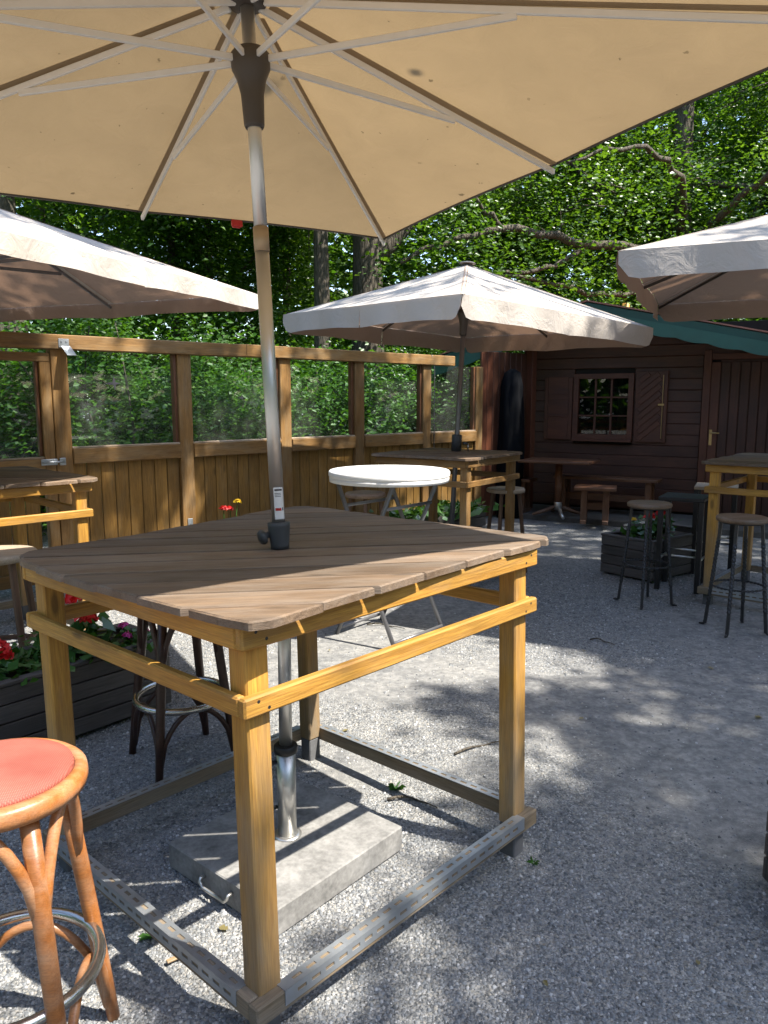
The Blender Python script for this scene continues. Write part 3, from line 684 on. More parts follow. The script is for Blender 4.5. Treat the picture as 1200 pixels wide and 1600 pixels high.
# ---------------------------------------------------------------- parasols
def sheet(pts, nu, nv, mb, flip=False):
    b = len(mb.v); mb.v += [tuple(p) for p in pts]
    for i in range(nu):
        for j in range(nv):
            q = [b+i*(nv+1)+j, b+i*(nv+1)+j+1, b+(i+1)*(nv+1)+j+1, b+(i+1)*(nv+1)+j]
            mb.f.append(q[::-1] if flip else q); mb.sm.append(True)
def parasol(name, M, a, b, L, drop, run, fab, label, z0=0, valance=0, r=.023, fmid=.60, fcor=.43, ribm='rib', polem='alu', scal=.012, sag=.02, lower=None):
    t = empty(name, label=label, cat='parasol', group='parasols over the tables'); t.matrix_world = M
    dirs = [(1, 0), (1, 1), (0, 1), (-1, 1), (-1, 0), (-1, -1), (0, -1), (1, -1)]
    ends = [Vector((a*i, b*j, L-drop)) for i, j in dirs]; ap = Vector((0, 0, L))
    cv = MB(); nu, nv = 14, 12
    for k in range(8):
        A, B = ends[k], ends[(k+1) % 8]; pts = []
        for i in range(nu+1):
            f = i/nu
            for j in range(nv+1):
                q = j/nv; p = ap.lerp(A.lerp(B, q), f)
                s = 4*q*(1-q)
                p = Vector((p.x*(1-scal*s*f), p.y*(1-scal*s*f), p.z + sag*s*f*(.25) - .02*math.sin(f*math.pi)*s + .012*f*f))
                pts.append(p)
        sheet(pts, nu, nv, cv, True)
    co = cv.build('canopy', fab, t)
    hem = MB()
    for k in range(8):
        A, B = ends[k], ends[(k+1) % 8]; path = []
        for j in range(nv+1):
            q = j/nv; p = A.lerp(B, q); s = 4*q*(1-q); path.append((p.x*(1-scal*s), p.y*(1-scal*s), p.z+sag*s*.25+.011))
        if valance:
            vm = MB(); pts = []; nn = 24
            for i in range(nn+1):
                q = i/nn; p = A.lerp(B, q); s = 4*q*(1-q); x, y, z = p.x*(1-scal*s), p.y*(1-scal*s), p.z+sag*s*.25+.012
                corner = (k % 2 == 1 and q < .5) or (k % 2 == 0 and q > .5)      # towards a corner rib
                e = (1-q if k % 2 == 0 else q)
                dz = valance*(1-.55*max(0, 1-e/.06)**1.5) - .012*s
                out = .012*math.sin(q*math.pi*5+k)
                nrm = Vector((A.y-B.y, B.x-A.x, 0)).normalized()*-1
                for v_ in (0, .33, .66, 1): pts.append((x+nrm.x*(out*v_+.004), y+nrm.y*(out*v_+.004), z-dz*v_))
            sheet(pts, nn, 3, vm); vm.build('valance', fab, co)
        else: hem.tube(path, .006, 5)
    if not valance: hem.build('hem', MT['bronze'], co)
    for k in range(8):
        E = ends[k]; pr = Vector((-E.y, E.x, 0)).normalized()*.016; sm_ = MB(); q = []
        for i in range(13):
            f = .06+.94*i/12; p = ap.lerp(E, f)+Vector((0, 0, .012*f*f-.003)); q += [p-pr, p+pr]
        sheet(q, 12, 1, sm_); sm_.build('rib_pocket', fab, co)
    rm = MT[ribm]; rz_ = Vector((0, 0, run))
    for k in range(8):
        E = ends[k]; hub = ap.lerp(E, .03) - Vector((0, 0, .026)); end = E - Vector((0, 0, .022))
        d = (end-hub); rb = beam('rib', hub, hub+d*.995, .012, .022, rm, t)
        f = fcor if k % 2 else fmid; j = hub.lerp(end, f)-Vector((0, 0, .014)); st = rz_ + Vector((E.x, E.y, 0)).normalized()*.045
        beam('strut', st, j, .011, .021, rm, t)
        tp = MB(); tp.beam(hub.lerp(end, .975), hub.lerp(end, 1.004)+Vector((0, 0, .004)), .030, .036); tp.build('rib_tip', MT['bronze'], rb, rb.matrix_local.inverted())
    MB().lathe([(.03, L-.045), (.058, L-.038), (.060, L-.016), (.05, L-.006)], 20).build('top_hub', MT['bronze'], t)
    MB().lathe([(.028, run-.20), (.032, run-.19), (.036, run-.10), (.046, run-.055), (.060, run-.025), (.062, run+.015), (.05, run+.03)], 20).build('runner', MT['bronze'], t)
    MB().lathe([(.075, L+.004), (.06, L+.014), (.03, L+.02), (.012, L+.024)], 16).build('finial', fab, t)
    return t
def axisM(P, w, yaw):
    w = Vector(w).normalized(); u = Vector((math.cos(yaw), math.sin(yaw), 0)); u = (u-w*u.dot(w)).normalized(); v = w.cross(u)
    M = Matrix((u, v, w)).transposed().to_4x4(); M.translation = P; return M
# main parasol through the foreground table
PM = axisM((-.344, 2.499, 1.107), (-.046, .041, 1), .57)
mp = parasol('parasol', PM, 1.304, 1.277, 1.73, .336, 1.53, MT['fab'], 'large beige parasol spread over the foreground table, seen from below')
MB().tube([(0, 0, .06), (0, 0, .96)], .0225, 20).build('pole', MT['alu'], mp)
MB().tube([(0, 0, 1.0), (0, 0, 1.70)], .0215, 20).build('upper_pole', MT['alu'], mp)
MB().tube([(0, 0, .955), (0, 0, 1.03)], .0245, 20).build('pole_joint', MT['sleeve'], mp)
cl = MB().lathe([(.031, .0005), (.031, .015), (.037, .075), (.037, .088), (.028, .089)], 24).build('collar', MT['dgrey'], mp)
Mk = Matrix.Translation((-.036, .012, .048)) @ Matrix.Rotation(R(-105), 4, 'Y') @ Matrix.Scale(.72, 4)
MB().lathe([(.014, -.01), (.014, .012), (.030, .016), (.034, .03), (.030, .040), (.012, .044)], 16, wob=lambda a_, z: 1+.06*math.cos(7*a_)).build('clamp_knob', MT['dgrey'], cl, Mk)
cv2 = MB(); sp = []
camL = PM.inverted() @ Vector((0, 0, 1.6)); ang0 = math.atan2(camL.y, camL.x)+.28
for i in range(9):
    a_ = ang0-.75+1.5*i/8
    for z in (.100, .205): sp.append((.0232*math.cos(a_), .0232*math.sin(a_), z))
sheet(sp, 8, 1, cv2); stk = cv2.build('sticker', MT['sticker'], mp)
def inkbar(z, h, a0, a1, mat):
    m_ = MB(); q = []
    for i in range(5):
        a_ = ang0+a0+(a1-a0)*i/4
        for zz in (z, z+h): q.append((.0236*math.cos(a_), .0236*math.sin(a_), zz))
    sheet(q, 4, 1, m_); m_.build('print', mat, stk)
inkbar(.193, .006, -.6, .5, MT['ink'])
for z in (.184, .179, .174): inkbar(z, .0018, -.6, .3, MT['ink'])
inkbar(.128, .009, -.6, .25, MT['redclip']); inkbar(.128, .010, .38, .58, MT['ink'])
E_ = PM @ Vector((.45, 1.277*.985, 1.73-.336))
rc = MB().box((0, 0, 0), (.055, .012, .03), ch=.005).box((0, .008, -.01), (.04, .012, .02), ch=.004).build('red_clip', MT['redclip'], None, Matrix.Translation(E_) @ Matrix.Rotation(.57, 4, 'Z')); tag(rc, 'small red clip on the back hem of the foreground parasol', 'clip')
# umbrella base
bs_ = empty('granite_stand', (-.338, 2.494, 0), .868, label='dark granite slab base with steel tube under the foreground table', cat='stand')
MB().box((0, 0, .045), (.60, .55, .09), ch=.004).build('slab', MT['stone'], bs_)
MB().tube([(0, 0, .0905), (0, 0, .40)], .033, 24).build('lower_tube', MT['steel'], bs_)
MB().tube([(0, 0, .41), (.002, -.004, 1.035)], .0225, 20).build('upper_tube', MT['steel'], bs_)
MB().lathe([(.05, .0905), (.05, .094), (.036, .097)], 24).build('flange', MT['steel'], bs_)
MB().lathe([(.036, .395), (.041, .398), (.041, .42), (.036, .425), (.025, .426)], 24).build('tube_collar', MT['black'], bs_)
for z in (.365, .20):
    MB().tube([(-.03, .015, z), (-.06, .028, z)], [.006, .012], 8).build('set_screw', MT['black'], bs_)
MB().tube([(-.301, -.07, .055), (-.318, -.07, .055), (-.322, -.07, .045), (-.322, -.055, .03), (-.322, .055, .03), (-.322, .07, .045), (-.318, .07, .055), (-.301, .07, .055)], .006, 8).build('handle', MT['steel'], bs_)
def mast(t, z0, z1, r, mat): return MB().tube([(0, 0, z0), (0, 0, z1)], r, 16).build('pole', mat, t)
# middle
Mm = axisM((.60, 6.95, 0), (.047, .01, 1), .677)
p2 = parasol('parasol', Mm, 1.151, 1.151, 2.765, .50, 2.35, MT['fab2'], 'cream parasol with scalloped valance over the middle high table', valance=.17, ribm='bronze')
mast(p2, .02, 2.70, .022, MT['tube'])
MB().lathe([(.045, 1.127), (.045, 1.27), (.038, 1.275), (.03, 1.276)], 18).tube([(.04, -.04, 1.2), (.07, -.07, 1.2)], .012, 8).build('collar', MT['dgrey'], p2)
MB().tube([(.075, -.072, 1.2), (.08, -.075, 1.13)], .006, 6).build('crank', MT['steel'], p2)
# left
Ml = axisM((-2.53, 4.80, 0), (0, 0, 1), 1.214)
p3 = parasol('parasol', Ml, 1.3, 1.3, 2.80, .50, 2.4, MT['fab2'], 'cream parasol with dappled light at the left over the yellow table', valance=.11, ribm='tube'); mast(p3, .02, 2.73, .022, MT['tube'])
# right
Mr = axisM((3.30, 5.46, 0), (0, 0, 1), -.416)
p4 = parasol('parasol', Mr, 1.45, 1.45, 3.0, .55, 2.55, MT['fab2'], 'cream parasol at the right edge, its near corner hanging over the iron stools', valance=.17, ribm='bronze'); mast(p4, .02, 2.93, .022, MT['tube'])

# ---------------------------------------------------------------- stools
def arc(p0, p1, top, n=10, flat=.0):
    out = []
    for i in range(n+1):
        q = i/n; p = Vector(p0).lerp(Vector(p1), q); out.append(p + Vector((0, 0, top*math.sin(math.pi*q)**.75)))
    return out
def bent_stool(loc, rz, wm, seatm, label, rs=.195, h=.78):
    t = empty('bentwood_stool', (*loc, 0), rz, label=label, cat='bar stool', group='bentwood bar stools')
    prof = [(rs-.025, h-.050), (rs-.004, h-.046), (rs, h-.03), (rs-.002, h-.012), (rs-.012, h-.004), (rs-.026, h-.003), (rs-.03, h-.012)]
    MB().lathe(prof, 40).build('seat_ring', wm, t)
    pr = [(rs-.027, h-.010), (rs-.032, h+.004), (rs-.06, h+.013), (.09, h+.019), (.02, h+.021)]
    MB().lathe(pr, 40).build('seat_pad', seatm, t)
    feet = []
    for k in range(4):
        a = math.pi/4+k*math.pi/2; c, s = math.cos(a), math.sin(a)
        top = Vector((c*(rs-.045), s*(rs-.045), h-.05)); bot = Vector((c*(rs+.055), s*(rs+.055), 0)); feet.append((top, bot))
        MB().tube([top, top.lerp(bot, .35), top.lerp(bot, .75), bot], [.020, .0205, .019, .016], 14).build('leg', wm, t)
    for k in range(4):
        (t0, b0), (t1, b1) = feet[k], feet[(k+1) % 4]
        ins = lambda p: Vector((p.x*.965, p.y*.965, p.z))
        # bracket loop under the seat
        p0, p1 = ins(t0.lerp(b0, .36)), ins(t1.lerp(b1, .36)); mid = (p0+p1)/2; up = h-.06-p0.z
        path = []
        for i in range(15):
            q = i/14; p = p0.lerp(p1, q); w = math.sin(math.pi*q)**.55; out = (mid-Vector((0, 0, mid.z))).normalized()*(.02*w); path.append(p+Vector((0, 0, up*w))+out)
        MB().tube(path, .0135, 10).build('bracket', wm, t)
        p0, p1 = ins(t0.lerp(b0, .94)), ins(t1.lerp(b1, .94)); up = .24
        path = []
        for i in range(15):
            q = i/14; p = p0.lerp(p1, q); w = math.sin(math.pi*q)**.5; path.append(p+Vector((0, 0, up*w)))
        MB().tube(path, .0115, 10).build('lower_arch', wm, t)
    MB().ring((0, 0, .295), rs+.001, .0145, 44, 10).build('foot_ring', MT['chrome'], t)
    return t
bent_stool((-.865, 1.60), .1, MT['bent'], MT['redfab'], 'orange bentwood bar stool with red woven seat at the left front')
bent_stool((-.90, 3.26), .62, MT['bentdark'], MT['bentdark'], 'dark brown bentwood bar stool behind the foreground table')
def wood_stool(loc, rz, label, h=.78, r=.175, cut=True, seatm=None, legm=None):
    t = empty('round_stool', (*loc, 0), rz, label=label, cat='stool', group='round wooden stools')
    prof = [(r-.012, h-.04), (r, h-.034), (r+.002, h-.012), (r-.006, h-.002), (r-.02, h)]
    MB().lathe(prof, 28, wob=lambda a, z: 1+.02*math.sin(3*a)+.012*math.sin(7*a+1)).build('seat', seatm or MT['pale'], t)
    for k in range(4):
        a = math.pi/4+k*math.pi/2; c, s = math.cos(a), math.sin(a)
        beam('leg', (c*(r-.05), s*(r-.05), h-.04), (c*(r+.03), s*(r+.03), 0), .032, .032, legm or MT['stoolleg'], t, (c, s, 0), .006)
    for k in range(4):
        a = math.pi/4+k*math.pi/2; b = a+math.pi/2; q = r+.005; z = .27+.03*(k % 2)
        beam('stretcher', (math.cos(a)*q, math.sin(a)*q, z), (math.cos(b)*q, math.sin(b)*q, z), .02, .024, legm or MT['stoolleg'], t)
    return t
wood_stool((1.13, 7.05), .3, 'round wooden stool with sunlit pale seat right of the middle table')
wood_stool((-.16, 6.55), .8, 'round wooden stool standing behind the white round table', h=.80, seatm=MT['stoolwood'])
wood_stool((-2.08, 4.02), .2, 'round stool with pale sunlit seat at the left edge', h=.79, r=.21)
def twist(p0, p1, turns, r, n=60):
    """square bar twisted about its axis"""
    M, L = frame(p0, p1); b = MB(); k = 4
    for i in range(n+1):
        q = i/n; tw = turns*2*math.pi*min(1, max(0, (q-.18)/.64)); x = -L/2+L*q
        for j in range(k):
            a = tw+j*math.pi/2; b.v.append(tuple(M @ Vector((x, r*math.cos(a), r*math.sin(a)))))
    for i in range(n):
        for j in range(k):
            b.f.append([i*k+j, i*k+(j+1) % k, (i+1)*k+(j+1) % k, (i+1)*k+j]); b.sm.append(False)
    b.f.append([0, 1, 2, 3]); b.f.append([n*k+j for j in range(k)]); b.sm += [False]*2
    return b
def iron_stool(loc, rz, label, h=.80, r=.165):
    t = empty('iron_stool', (*loc, 0), rz, label=label, cat='bar stool', group='twisted iron bar stools')
    MB().lathe([(r-.01, h-.035), (r, h-.03), (r+.003, h-.01), (r-.006, h), (r-.03, h+.001)], 32).build('seat', MT['stoolwood'], t)
    MB().ring((0, 0, h-.040), r-.03, .006, 28, 6).build('seat_band', MT['iron'], t)
    for k in range(4):
        a = math.pi/4+k*math.pi/2; c, s = math.cos(a), math.sin(a)
        b = twist((c*(r-.035), s*(r-.035), h-.036), (c*(r+.035), s*(r+.035), .012), 5.5, .0145)
        b.tube([(c*(r+.034), s*(r+.034), .02), (c*(r+.045), s*(r+.045), .007), (c*(r+.075), s*(r+.075), .006)], [.011, .010, .006], 6); b.build('leg', MT['iron'], t)
    rr = MB(); n = 96; q = r+.004
    for i in range(n):      # twisted square ring
        a = 2*math.pi*i/n
        for j in range(4):
            w = i*2*math.pi*18/n/4*1.0+j*math.pi/2; w = 2*math.pi*9*i/n+j*math.pi/2
            rr.v.append(((q+.008*math.cos(w))*math.cos(a), (q+.008*math.cos(w))*math.sin(a), .315+.008*math.sin(w)))
    for i in range(n):
        for j in range(4):
            rr.f.append([i*4+j, i*4+(j+1) % 4, ((i+1) % n)*4+(j+1) % 4, ((i+1) % n)*4+j]); rr.sm.append(False)
    rr.build('foot_ring', MT['iron'], t); return t
iron_stool((2.06, 5.90), .35, 'twisted iron bar stool in front of the flower planter')
iron_stool((2.45, 5.19), .12, 'twisted iron bar stool in front of the right hand table')
def black_stool(loc, rz, label, topm, h=.79, w=.36):
    t = empty('black_stool', (*loc, 0), rz, label=label, cat='bar stool', group='square black bar stools')
    MB().box((0, 0, h-.015), (w, w, .03), ch=.004).build('seat', topm, t); q = w/2-.022
    for sx in (-1, 1):
        for sy in (-1, 1): beam('leg', (sx*q, sy*q, 0), (sx*q, sy*q, h-.031), .04, .04, MT['black'], t, (1, 0, 0))
    for s in (-1, 1):
        MB().tube([(-q+.02, s*q, .30), (q-.02, s*q, .30)], .009, 8).build('foot_bar', MT['steel'], t)
        MB().tube([(s*q, -q+.02, .26), (s*q, q-.02, .26)], .009, 8).build('foot_bar', MT['steel'], t)
    return t
black_stool((2.53, 6.40), -.55, 'square black bar stool beside the flower planter', MT['black'])
black_stool((3.05, 7.0), -.45, 'square black stool with seat coloured pale as if sunlit behind the right hand table', MT['pale'], .81, .36)  # pale seat colour stands in for sun on a black top
# white folding table
wt = empty('folding_table', (.035, 5.10, 0), .87, label='white round folding table with grey tube legs', cat='table')
MB().lathe([(.375, 1.085), (.400, 1.086), (.404, 1.095), (.404, 1.118), (.396, 1.127), (.37, 1.129)], 64).build('tabletop', MT['white'], wt)
MB().lathe([(.385, 1.055), (.398, 1.055), (.400, 1.088), (.380, 1.088)], 64).build('rim', MT['white'], wt)
for sg in (-1, 1):
    w0 = .235 if sg > 0 else .262
    for s in (-1, 1):
        MB().tube([(s*w0, -sg*.24, 1.083), (s*w0, 0, .56), (s*w0, sg*.27, .0)], .0145, 10).build('leg', MT['tube'], wt)
    for q, z in ((-.17, .90), (.255, .045)):
        MB().tube([(-w0, sg*q, z), (w0, sg*q, z)], .011, 8).build('crossbar', MT['tube'], wt)
# pedestal table by the hut
pt_ = empty('pedestal_table', (2.28, 9.98, .07), -.5, label='brown pedestal table on the hut patio', cat='table')
MB().box((0, 0, .72), (.92, .62, .03), ch=.006).build('tabletop', MT['redbrown'], pt_)
MB().tube([(0, 0, .12), (0, 0, .70)], .045, 20).build('column', MT['redbrown'], pt_)
MB().lathe([(.05, .08), (.052, .18), (.047, .185)], 20).build('ferrule', MT['steel'], pt_)
for k in range(4):
    a = k*math.pi/2+.5; MB().tube([(.04*math.cos(a), .04*math.sin(a), .12), (.2*math.cos(a), .2*math.sin(a), .06), (.33*math.cos(a), .33*math.sin(a), .018)], [.026, .026, .018], 8).build('foot', MT['steel'] if k == 3 else MT['redbrown'], pt_)
def trestle(name, loc, rz, L, W_, h, label, cat, mat):
    t = empty(name, loc, rz, label=label, cat=cat)
    n = max(2, round(W_/.15))
    for k in range(n): beam('seat_board', (-L/2, (k-(n-1)/2)*W_/n, h-.02), (L/2, (k-(n-1)/2)*W_/n, h-.02), W_/n-.008, .04, mat, t, ch=.005)
    for s in (-1, 1):
        x = s*(L/2-.12)
        for y in (-1, 1): beam('leg', (x, y*W_*.30, .04), (x, y*W_*.30, h-.042), .055, .075, mat, t, (1, 0, 0))
        beam('foot_beam', (x, -W_*.55, .022), (x, W_*.55, .022), .07, .044, mat, t)
    beam('stretcher', (-L/2+.13, 0, h*.45), (L/2-.13, 0, h*.45), .035, .09, mat, t)
    return t
trestle('bench', (2.95, 10.12, .07), -.52, 1.35, .34, .50, 'long red brown bench against the hut wall', 'bench', MT['redbrown'])
trestle('short_bench', (2.62, 9.45, .07), -.30, .50, .38, .45, 'short red brown trestle stool in front of the long bench', 'bench', MT['redbrown'])
trestle('bench', (1.75, 10.42, .07), -.52, .6, .32, .46, 'dark low bench beside the pedestal table', 'bench', MT['redbrown'])
# black cover in the corner
bc = MB().lathe([(.13, .0), (.17, .02), (.175, .4), (.165, .9), (.155, 1.4), (.14, 1.75), (.10, 1.93), (.03, 1.98)], 40, (1.70, 10.32, .0), wob=lambda a, z: 1+.08*math.sin(6*a+z*2)+.05*math.sin(11*a-3*z)).build('black_cover', MT['bcloth']); tag(bc, 'tall black fabric cover standing in the corner between fence and hut', 'cover')

# ---------------------------------------------------------------- planters and flowers
def planter(loc, rz, L, W_, h, label, n=4):
    t = empty('planter', (*loc, 0), rz, label=label, cat='planter', group='dark grey board planters'); bh = (h-.02)/n
    for k in range(n):
        z = .015+bh*(k+.5)
        for s in (-1, 1):
            beam('board', (-L/2, s*(W_/2-.011), z), (L/2, s*(W_/2-.011), z), .022, bh-.006, MT['planter'], t, ch=.004)
            beam('board', (s*(L/2-.012), -W_/2+.0225, z), (s*(L/2-.012), W_/2-.0225, z), .022, bh-.006, MT['planter'], t, ch=.004)
    for s in (-1, 1):
        beam('cap', (-L/2-.006, s*(W_/2-.016), h+.004), (L/2+.006, s*(W_/2-.016), h+.004), .045, .02, MT['planter'], t, ch=.004)
        beam('cap', (s*(L/2-.016), -W_/2+.04, h+.0035), (s*(L/2-.016), W_/2-.04, h+.0035), .045, .02, MT['planter'], t, ch=.004)
    MB().box((0, 0, h/2-.02), (L-.06, W_-.06, h-.05)).build('soil', MT['soil'], t)
    return t
planter((-1.66, 3.52), math.atan2(.77, .64), 1.2, .42, .36, 'long dark grey planter with red geraniums at the left', 4)
planter((2.56, 7.05), math.atan2(-.79, .62), .54, 1.0, .36, 'dark grey planter with flowers in front of the hut', 4)
planter((1.612, 2.135), .0, .70, .45, .35, 'dark grey planter cut off by the right edge', 4)
planter((-1.30, 6.28), .74, .8, .35, .36, 'dark grey planter behind the foreground table near the fence', 4)
planter((.55, 9.05), .74, 1.7, .30, .26, 'low dark planter with variegated ivy below the fence', 2)
def leaves_np(C, size, flat=.5, lobed=False, jitter=.4, rg=rng, nrm=None):
    """kite shaped folded leaves at points C -> verts, tris"""
    n = len(C); a = rg.random(n)*2*np.pi; tilt = (rg.random(n)-.35)*1.6*flat
    t = np.stack([np.cos(a)*np.cos(tilt), np.sin(a)*np.cos(tilt), -np.sin(tilt)], 1)
    r0 = rg.normal(size=(n, 3))*jitter; r0[:, 2] += 1
    if nrm is not None: r0 = r0*.55+nrm
    s = np.cross(r0, t); s /= np.linalg.norm(s, axis=1)[:, None]+1e-9; w = np.cross(t, s)
    L = size*(.7+.6*rg.random(n)); Wd = L*(.30+.12*rg.random(n)); t_, s_, w_ = t*L[:, None], s*Wd[:, None], w*L[:, None]
    if lobed:
        V = np.stack([C-t_*.5, C-t_*.12+s_+w_*.10, C+t_*.10+s_*.55, C+t_*.28+s_*.8+w_*.08, C+t_*.5-w_*.06, C+t_*.28-s_*.8+w_*.08, C+t_*.10-s_*.55, C-t_*.12-s_+w_*.10], 1)
        F = np.array([(0, 1, 2), (0, 2, 4), (2, 3, 4), (0, 4, 6), (4, 5, 6), (0, 6, 7)])
    else:
        V = np.stack([C-t_*.5, C+s_+w_*.12, C+t_*.5-w_*.08, C-s_+w_*.12], 1); F = np.array([(0, 1, 2), (0, 2, 3)])
    k = V.shape[1]
    return V.reshape(-1, 3), (F[None]+k*np.arange(n)[:, None, None]).reshape(-1, 3)
def geranium(loc, h, r, col, heads, label, nl=120, ls=.05, hs=.035, name='geranium'):
    t = empty(name, loc, 0, label=label, cat='flower')
    C = rng.normal(size=(nl, 3))*np.array([r*.5, r*.5, h*.2]); C[:, 2] = np.abs(C[:, 2])*.9+h*.15
    V, F = leaves_np(C, ls, .5, False, .5); V2 = V.reshape(-1, 4, 3)
    V2[:, 1] += (V2[:, 1]-V2[:, 3])*.5; V2[:, 3] += (V2[:, 3]-V2[:, 1])*.3
    trimesh('foliage', V2.reshape(-1, 3), F, MT['leafC'], None, t, kind=None)
    for (hx, hy, hz, m) in heads:
        f = MB().tube([(hx*.5, hy*.5, 0), (hx*.8, hy*.8, hz*.6), (hx, hy, hz)], .0035, 5); f.build('stem', MT['leafC'], t)
        n = 38; d = rng.normal(size=(n, 3)); d /= np.linalg.norm(d, axis=1)[:, None]; d[:, 2] = np.abs(d[:, 2])*.7
        V, F = leaves_np(np.array([hx, hy, hz])+d*hs*(.6+.4*rng.random((n, 1))), hs*.95, 1, False, 1, nrm=d*1.5)
        V = V.reshape(-1, 4, 3); V[:, 1] += (V[:, 1]-V[:, 3])*.5
        trimesh('flower_head', V.reshape(-1, 3), F, MT[m], None, t, kind=None)
    return t
geranium((-1.52, 3.68, .33), .30, .18, 'red', [(-.02, .02, .28, 'red'), (.03, .0, .21, 'red'), (.05, .03, .18, 'red')], 'red geranium seen between the left legs of the foreground table', 150, .06, .042)
geranium((-1.78, 3.40, .33), .18, .2, 'red', [(.03, .0, .09, 'red'), (-.02, .05, .12, 'red')], 'red geranium low at the left edge of the long planter', 120, .05, .04)
geranium((-1.28, 3.77, .33), .18, .13, 'pink', [(-.02, -.02, .08, 'pink'), (-.05, .02, .12, 'pink'), (.06, .0, .10, 'pink')], 'small pink flowers at the far end of the long planter', 110, .035, .022, 'pink_flower')
geranium((-1.62, 3.55, .33), .16, .25, 'red', [], 'low green leafy plant in the middle of the long planter', 200, .035, .03, 'bedding_plant')
geranium((2.36, 6.86, .34), .22, .16, 'red', [(-.02, .0, .14, 'whitef'), (-.1, .02, .17, 'yellowf'), (-.17, -.02, .12, 'whitef'), (.0, .05, .16, 'whitef')], 'white and yellow flowers in the planter by the hut', 160, .05, .022, 'bedding_flower')
geranium((2.52, 6.92, .34), .35, .13, 'red', [(-.12, -.06, .20, 'red'), (-.02, -.06, .23, 'red'), (-.04, .0, .03, 'whitef')], 'tall red geranium behind the twisted iron stool', 160, .055, .04)
geranium((-1.30, 6.28, .33), .30, .16, 'red', [(-.02, -.03, .37, 'red'), (.03, .0, .36, 'red'), (.10, -.05, .43, 'yellowf')], 'red flower with yellow bud peeping over the back edge of the foreground table', 130, .05, .028)
for i, x in enumerate((-.55, .0, .52)):
    p = Vector((.55, 9.05, 0)) + Matrix.Rotation(.74, 3, 'Z') @ Vector((x, -.05, 0))
    geranium((p.x, p.y, .22), .2, .36, 'red', [], 'variegated green ivy low below the fence, ' + ('behind the white table', 'behind the middle table', 'beside the round wooden stool')[i], 150, .085, .03, 'ivy')
# leaf litter, twigs, weeds
for i in range(20):
    y = 1.6+random.random()**1.6*5; x = random.uniform(-.5, .52)*y
    V, F = leaves_np(np.array([[0, 0, .006]]), random.uniform(.022, .045), .15, True, .12)
    o = trimesh('fallen_leaf', V, F, MT['leafD'], 'small dry leaf lying on the gravel', None, None, 'leaf', Matrix.Translation((x, y, relief(x, y)+.004))); o['group'] = 'fallen leaves on the gravel'
TW = [((.45, 3.35), .3, .5, 'curved dark twig right of the foreground table'), ((.12, 2.86), .22, -.2, 'dark twig lying behind the granite slab'), ((1.45, 4.9), .18, -.6, 'thin twig on the gravel before the iron stools'), ((.02, 5.25), .3, -.3, 'twig under the white folding table')]
for (x, y), L, a, lb in TW:
    path = [(x+math.cos(a)*L*(q-.5)+.02*math.sin(q*5), y+math.sin(a)*L*(q-.5)+.03*math.sin(q*4), .006+.006*math.sin(q*9)) for q in np.linspace(0, 1, 9)]
    o = MB().tube(path, [.006*(1-.6*q) for q in np.linspace(0, 1, 9)], 6).build('twig', MT['bark']); tag(o, lb, 'twig')
o = MB().beam((-.62, 1.98, .008), (-.55, 2.03, .010), .014, .006).build('wood_chip', MT['yellow']); tag(o, 'orange wood splinter beside the front table leg', 'splinter')
def weed(loc, n, s, label):
    b = MB()
    for i in range(n):
        a = random.random()*6.28; L = s*(.5+random.random()); w = .003
        c, q = math.cos(a), math.sin(a); b.addm([(-q*w, c*w, 0), (q*w, -c*w, 0), (c*L*.6, q*L*.6, L*.6), (c*L, q*L, L*.35)], [(0, 1, 2), (0, 2, 3)])
    o = b.build('weed', MT['leafC'], None, Matrix.Translation((loc[0], loc[1], relief(*loc)))); tag(o, label, 'weed')
weed((.05, 2.98), 30, .03, 'small green weed behind the granite slab'); weed((-.06, 2.10), 12, .02, 'tiny weed beside the front of the granite slab'); weed((.52, 2.46), 14, .022, 'small weed at the foot of the right table leg'); weed((-.70, 2.10), 14, .03, 'dry grass tuft beside the slotted steel beam')

# ---------------------------------------------------------------- trees
def branchpath(p0, d, L, n=7, droop=.0, wig=.12):
    p = Vector(p0); d = Vector(d).normalized(); out = [p.copy()]
    for i in range(n):
        d = (d+Vector((random.gauss(0, wig), random.gauss(0, wig), random.gauss(0, wig)+droop/n))).normalized(); p = p+d*(L/n); out.append(p.copy())
    return out
def sprays(P, per, rad, rg=rng, thick=.35):
    n = len(P)*per; c = np.repeat(P, per, 0); m = rg.normal(size=(len(P), 3))*.55; m[:, 2] += .75; m[:, 1] -= .25
    m /= np.linalg.norm(m, axis=1)[:, None]; m = np.repeat(m, per, 0); d = rg.normal(size=(n, 3))*rad
    d -= m*((d*m).sum(1)*(1-thick))[:, None]; d[:, 2] -= .35*(d**2).sum(1)/rad*.5
    return c+d, m
def smooth(pts, k=5):
    P = [Vector(p) for p in pts]; P = [P[0]*2-P[1]]+P+[P[-1]*2-P[-2]]; out = []
    for i in range(1, len(P)-2):
        a, b, c, d = P[i-1:i+3]
        for j in range(k):
            t = j/k; out.append(.5*((2*b)+(c-a)*t+(2*a-5*b+4*c-d)*t*t+(3*b-a-3*c+d)*t**3)+Vector((random.gauss(0, .025), random.gauss(0, .025), random.gauss(0, .03))))
    out.append(P[-2]); return out
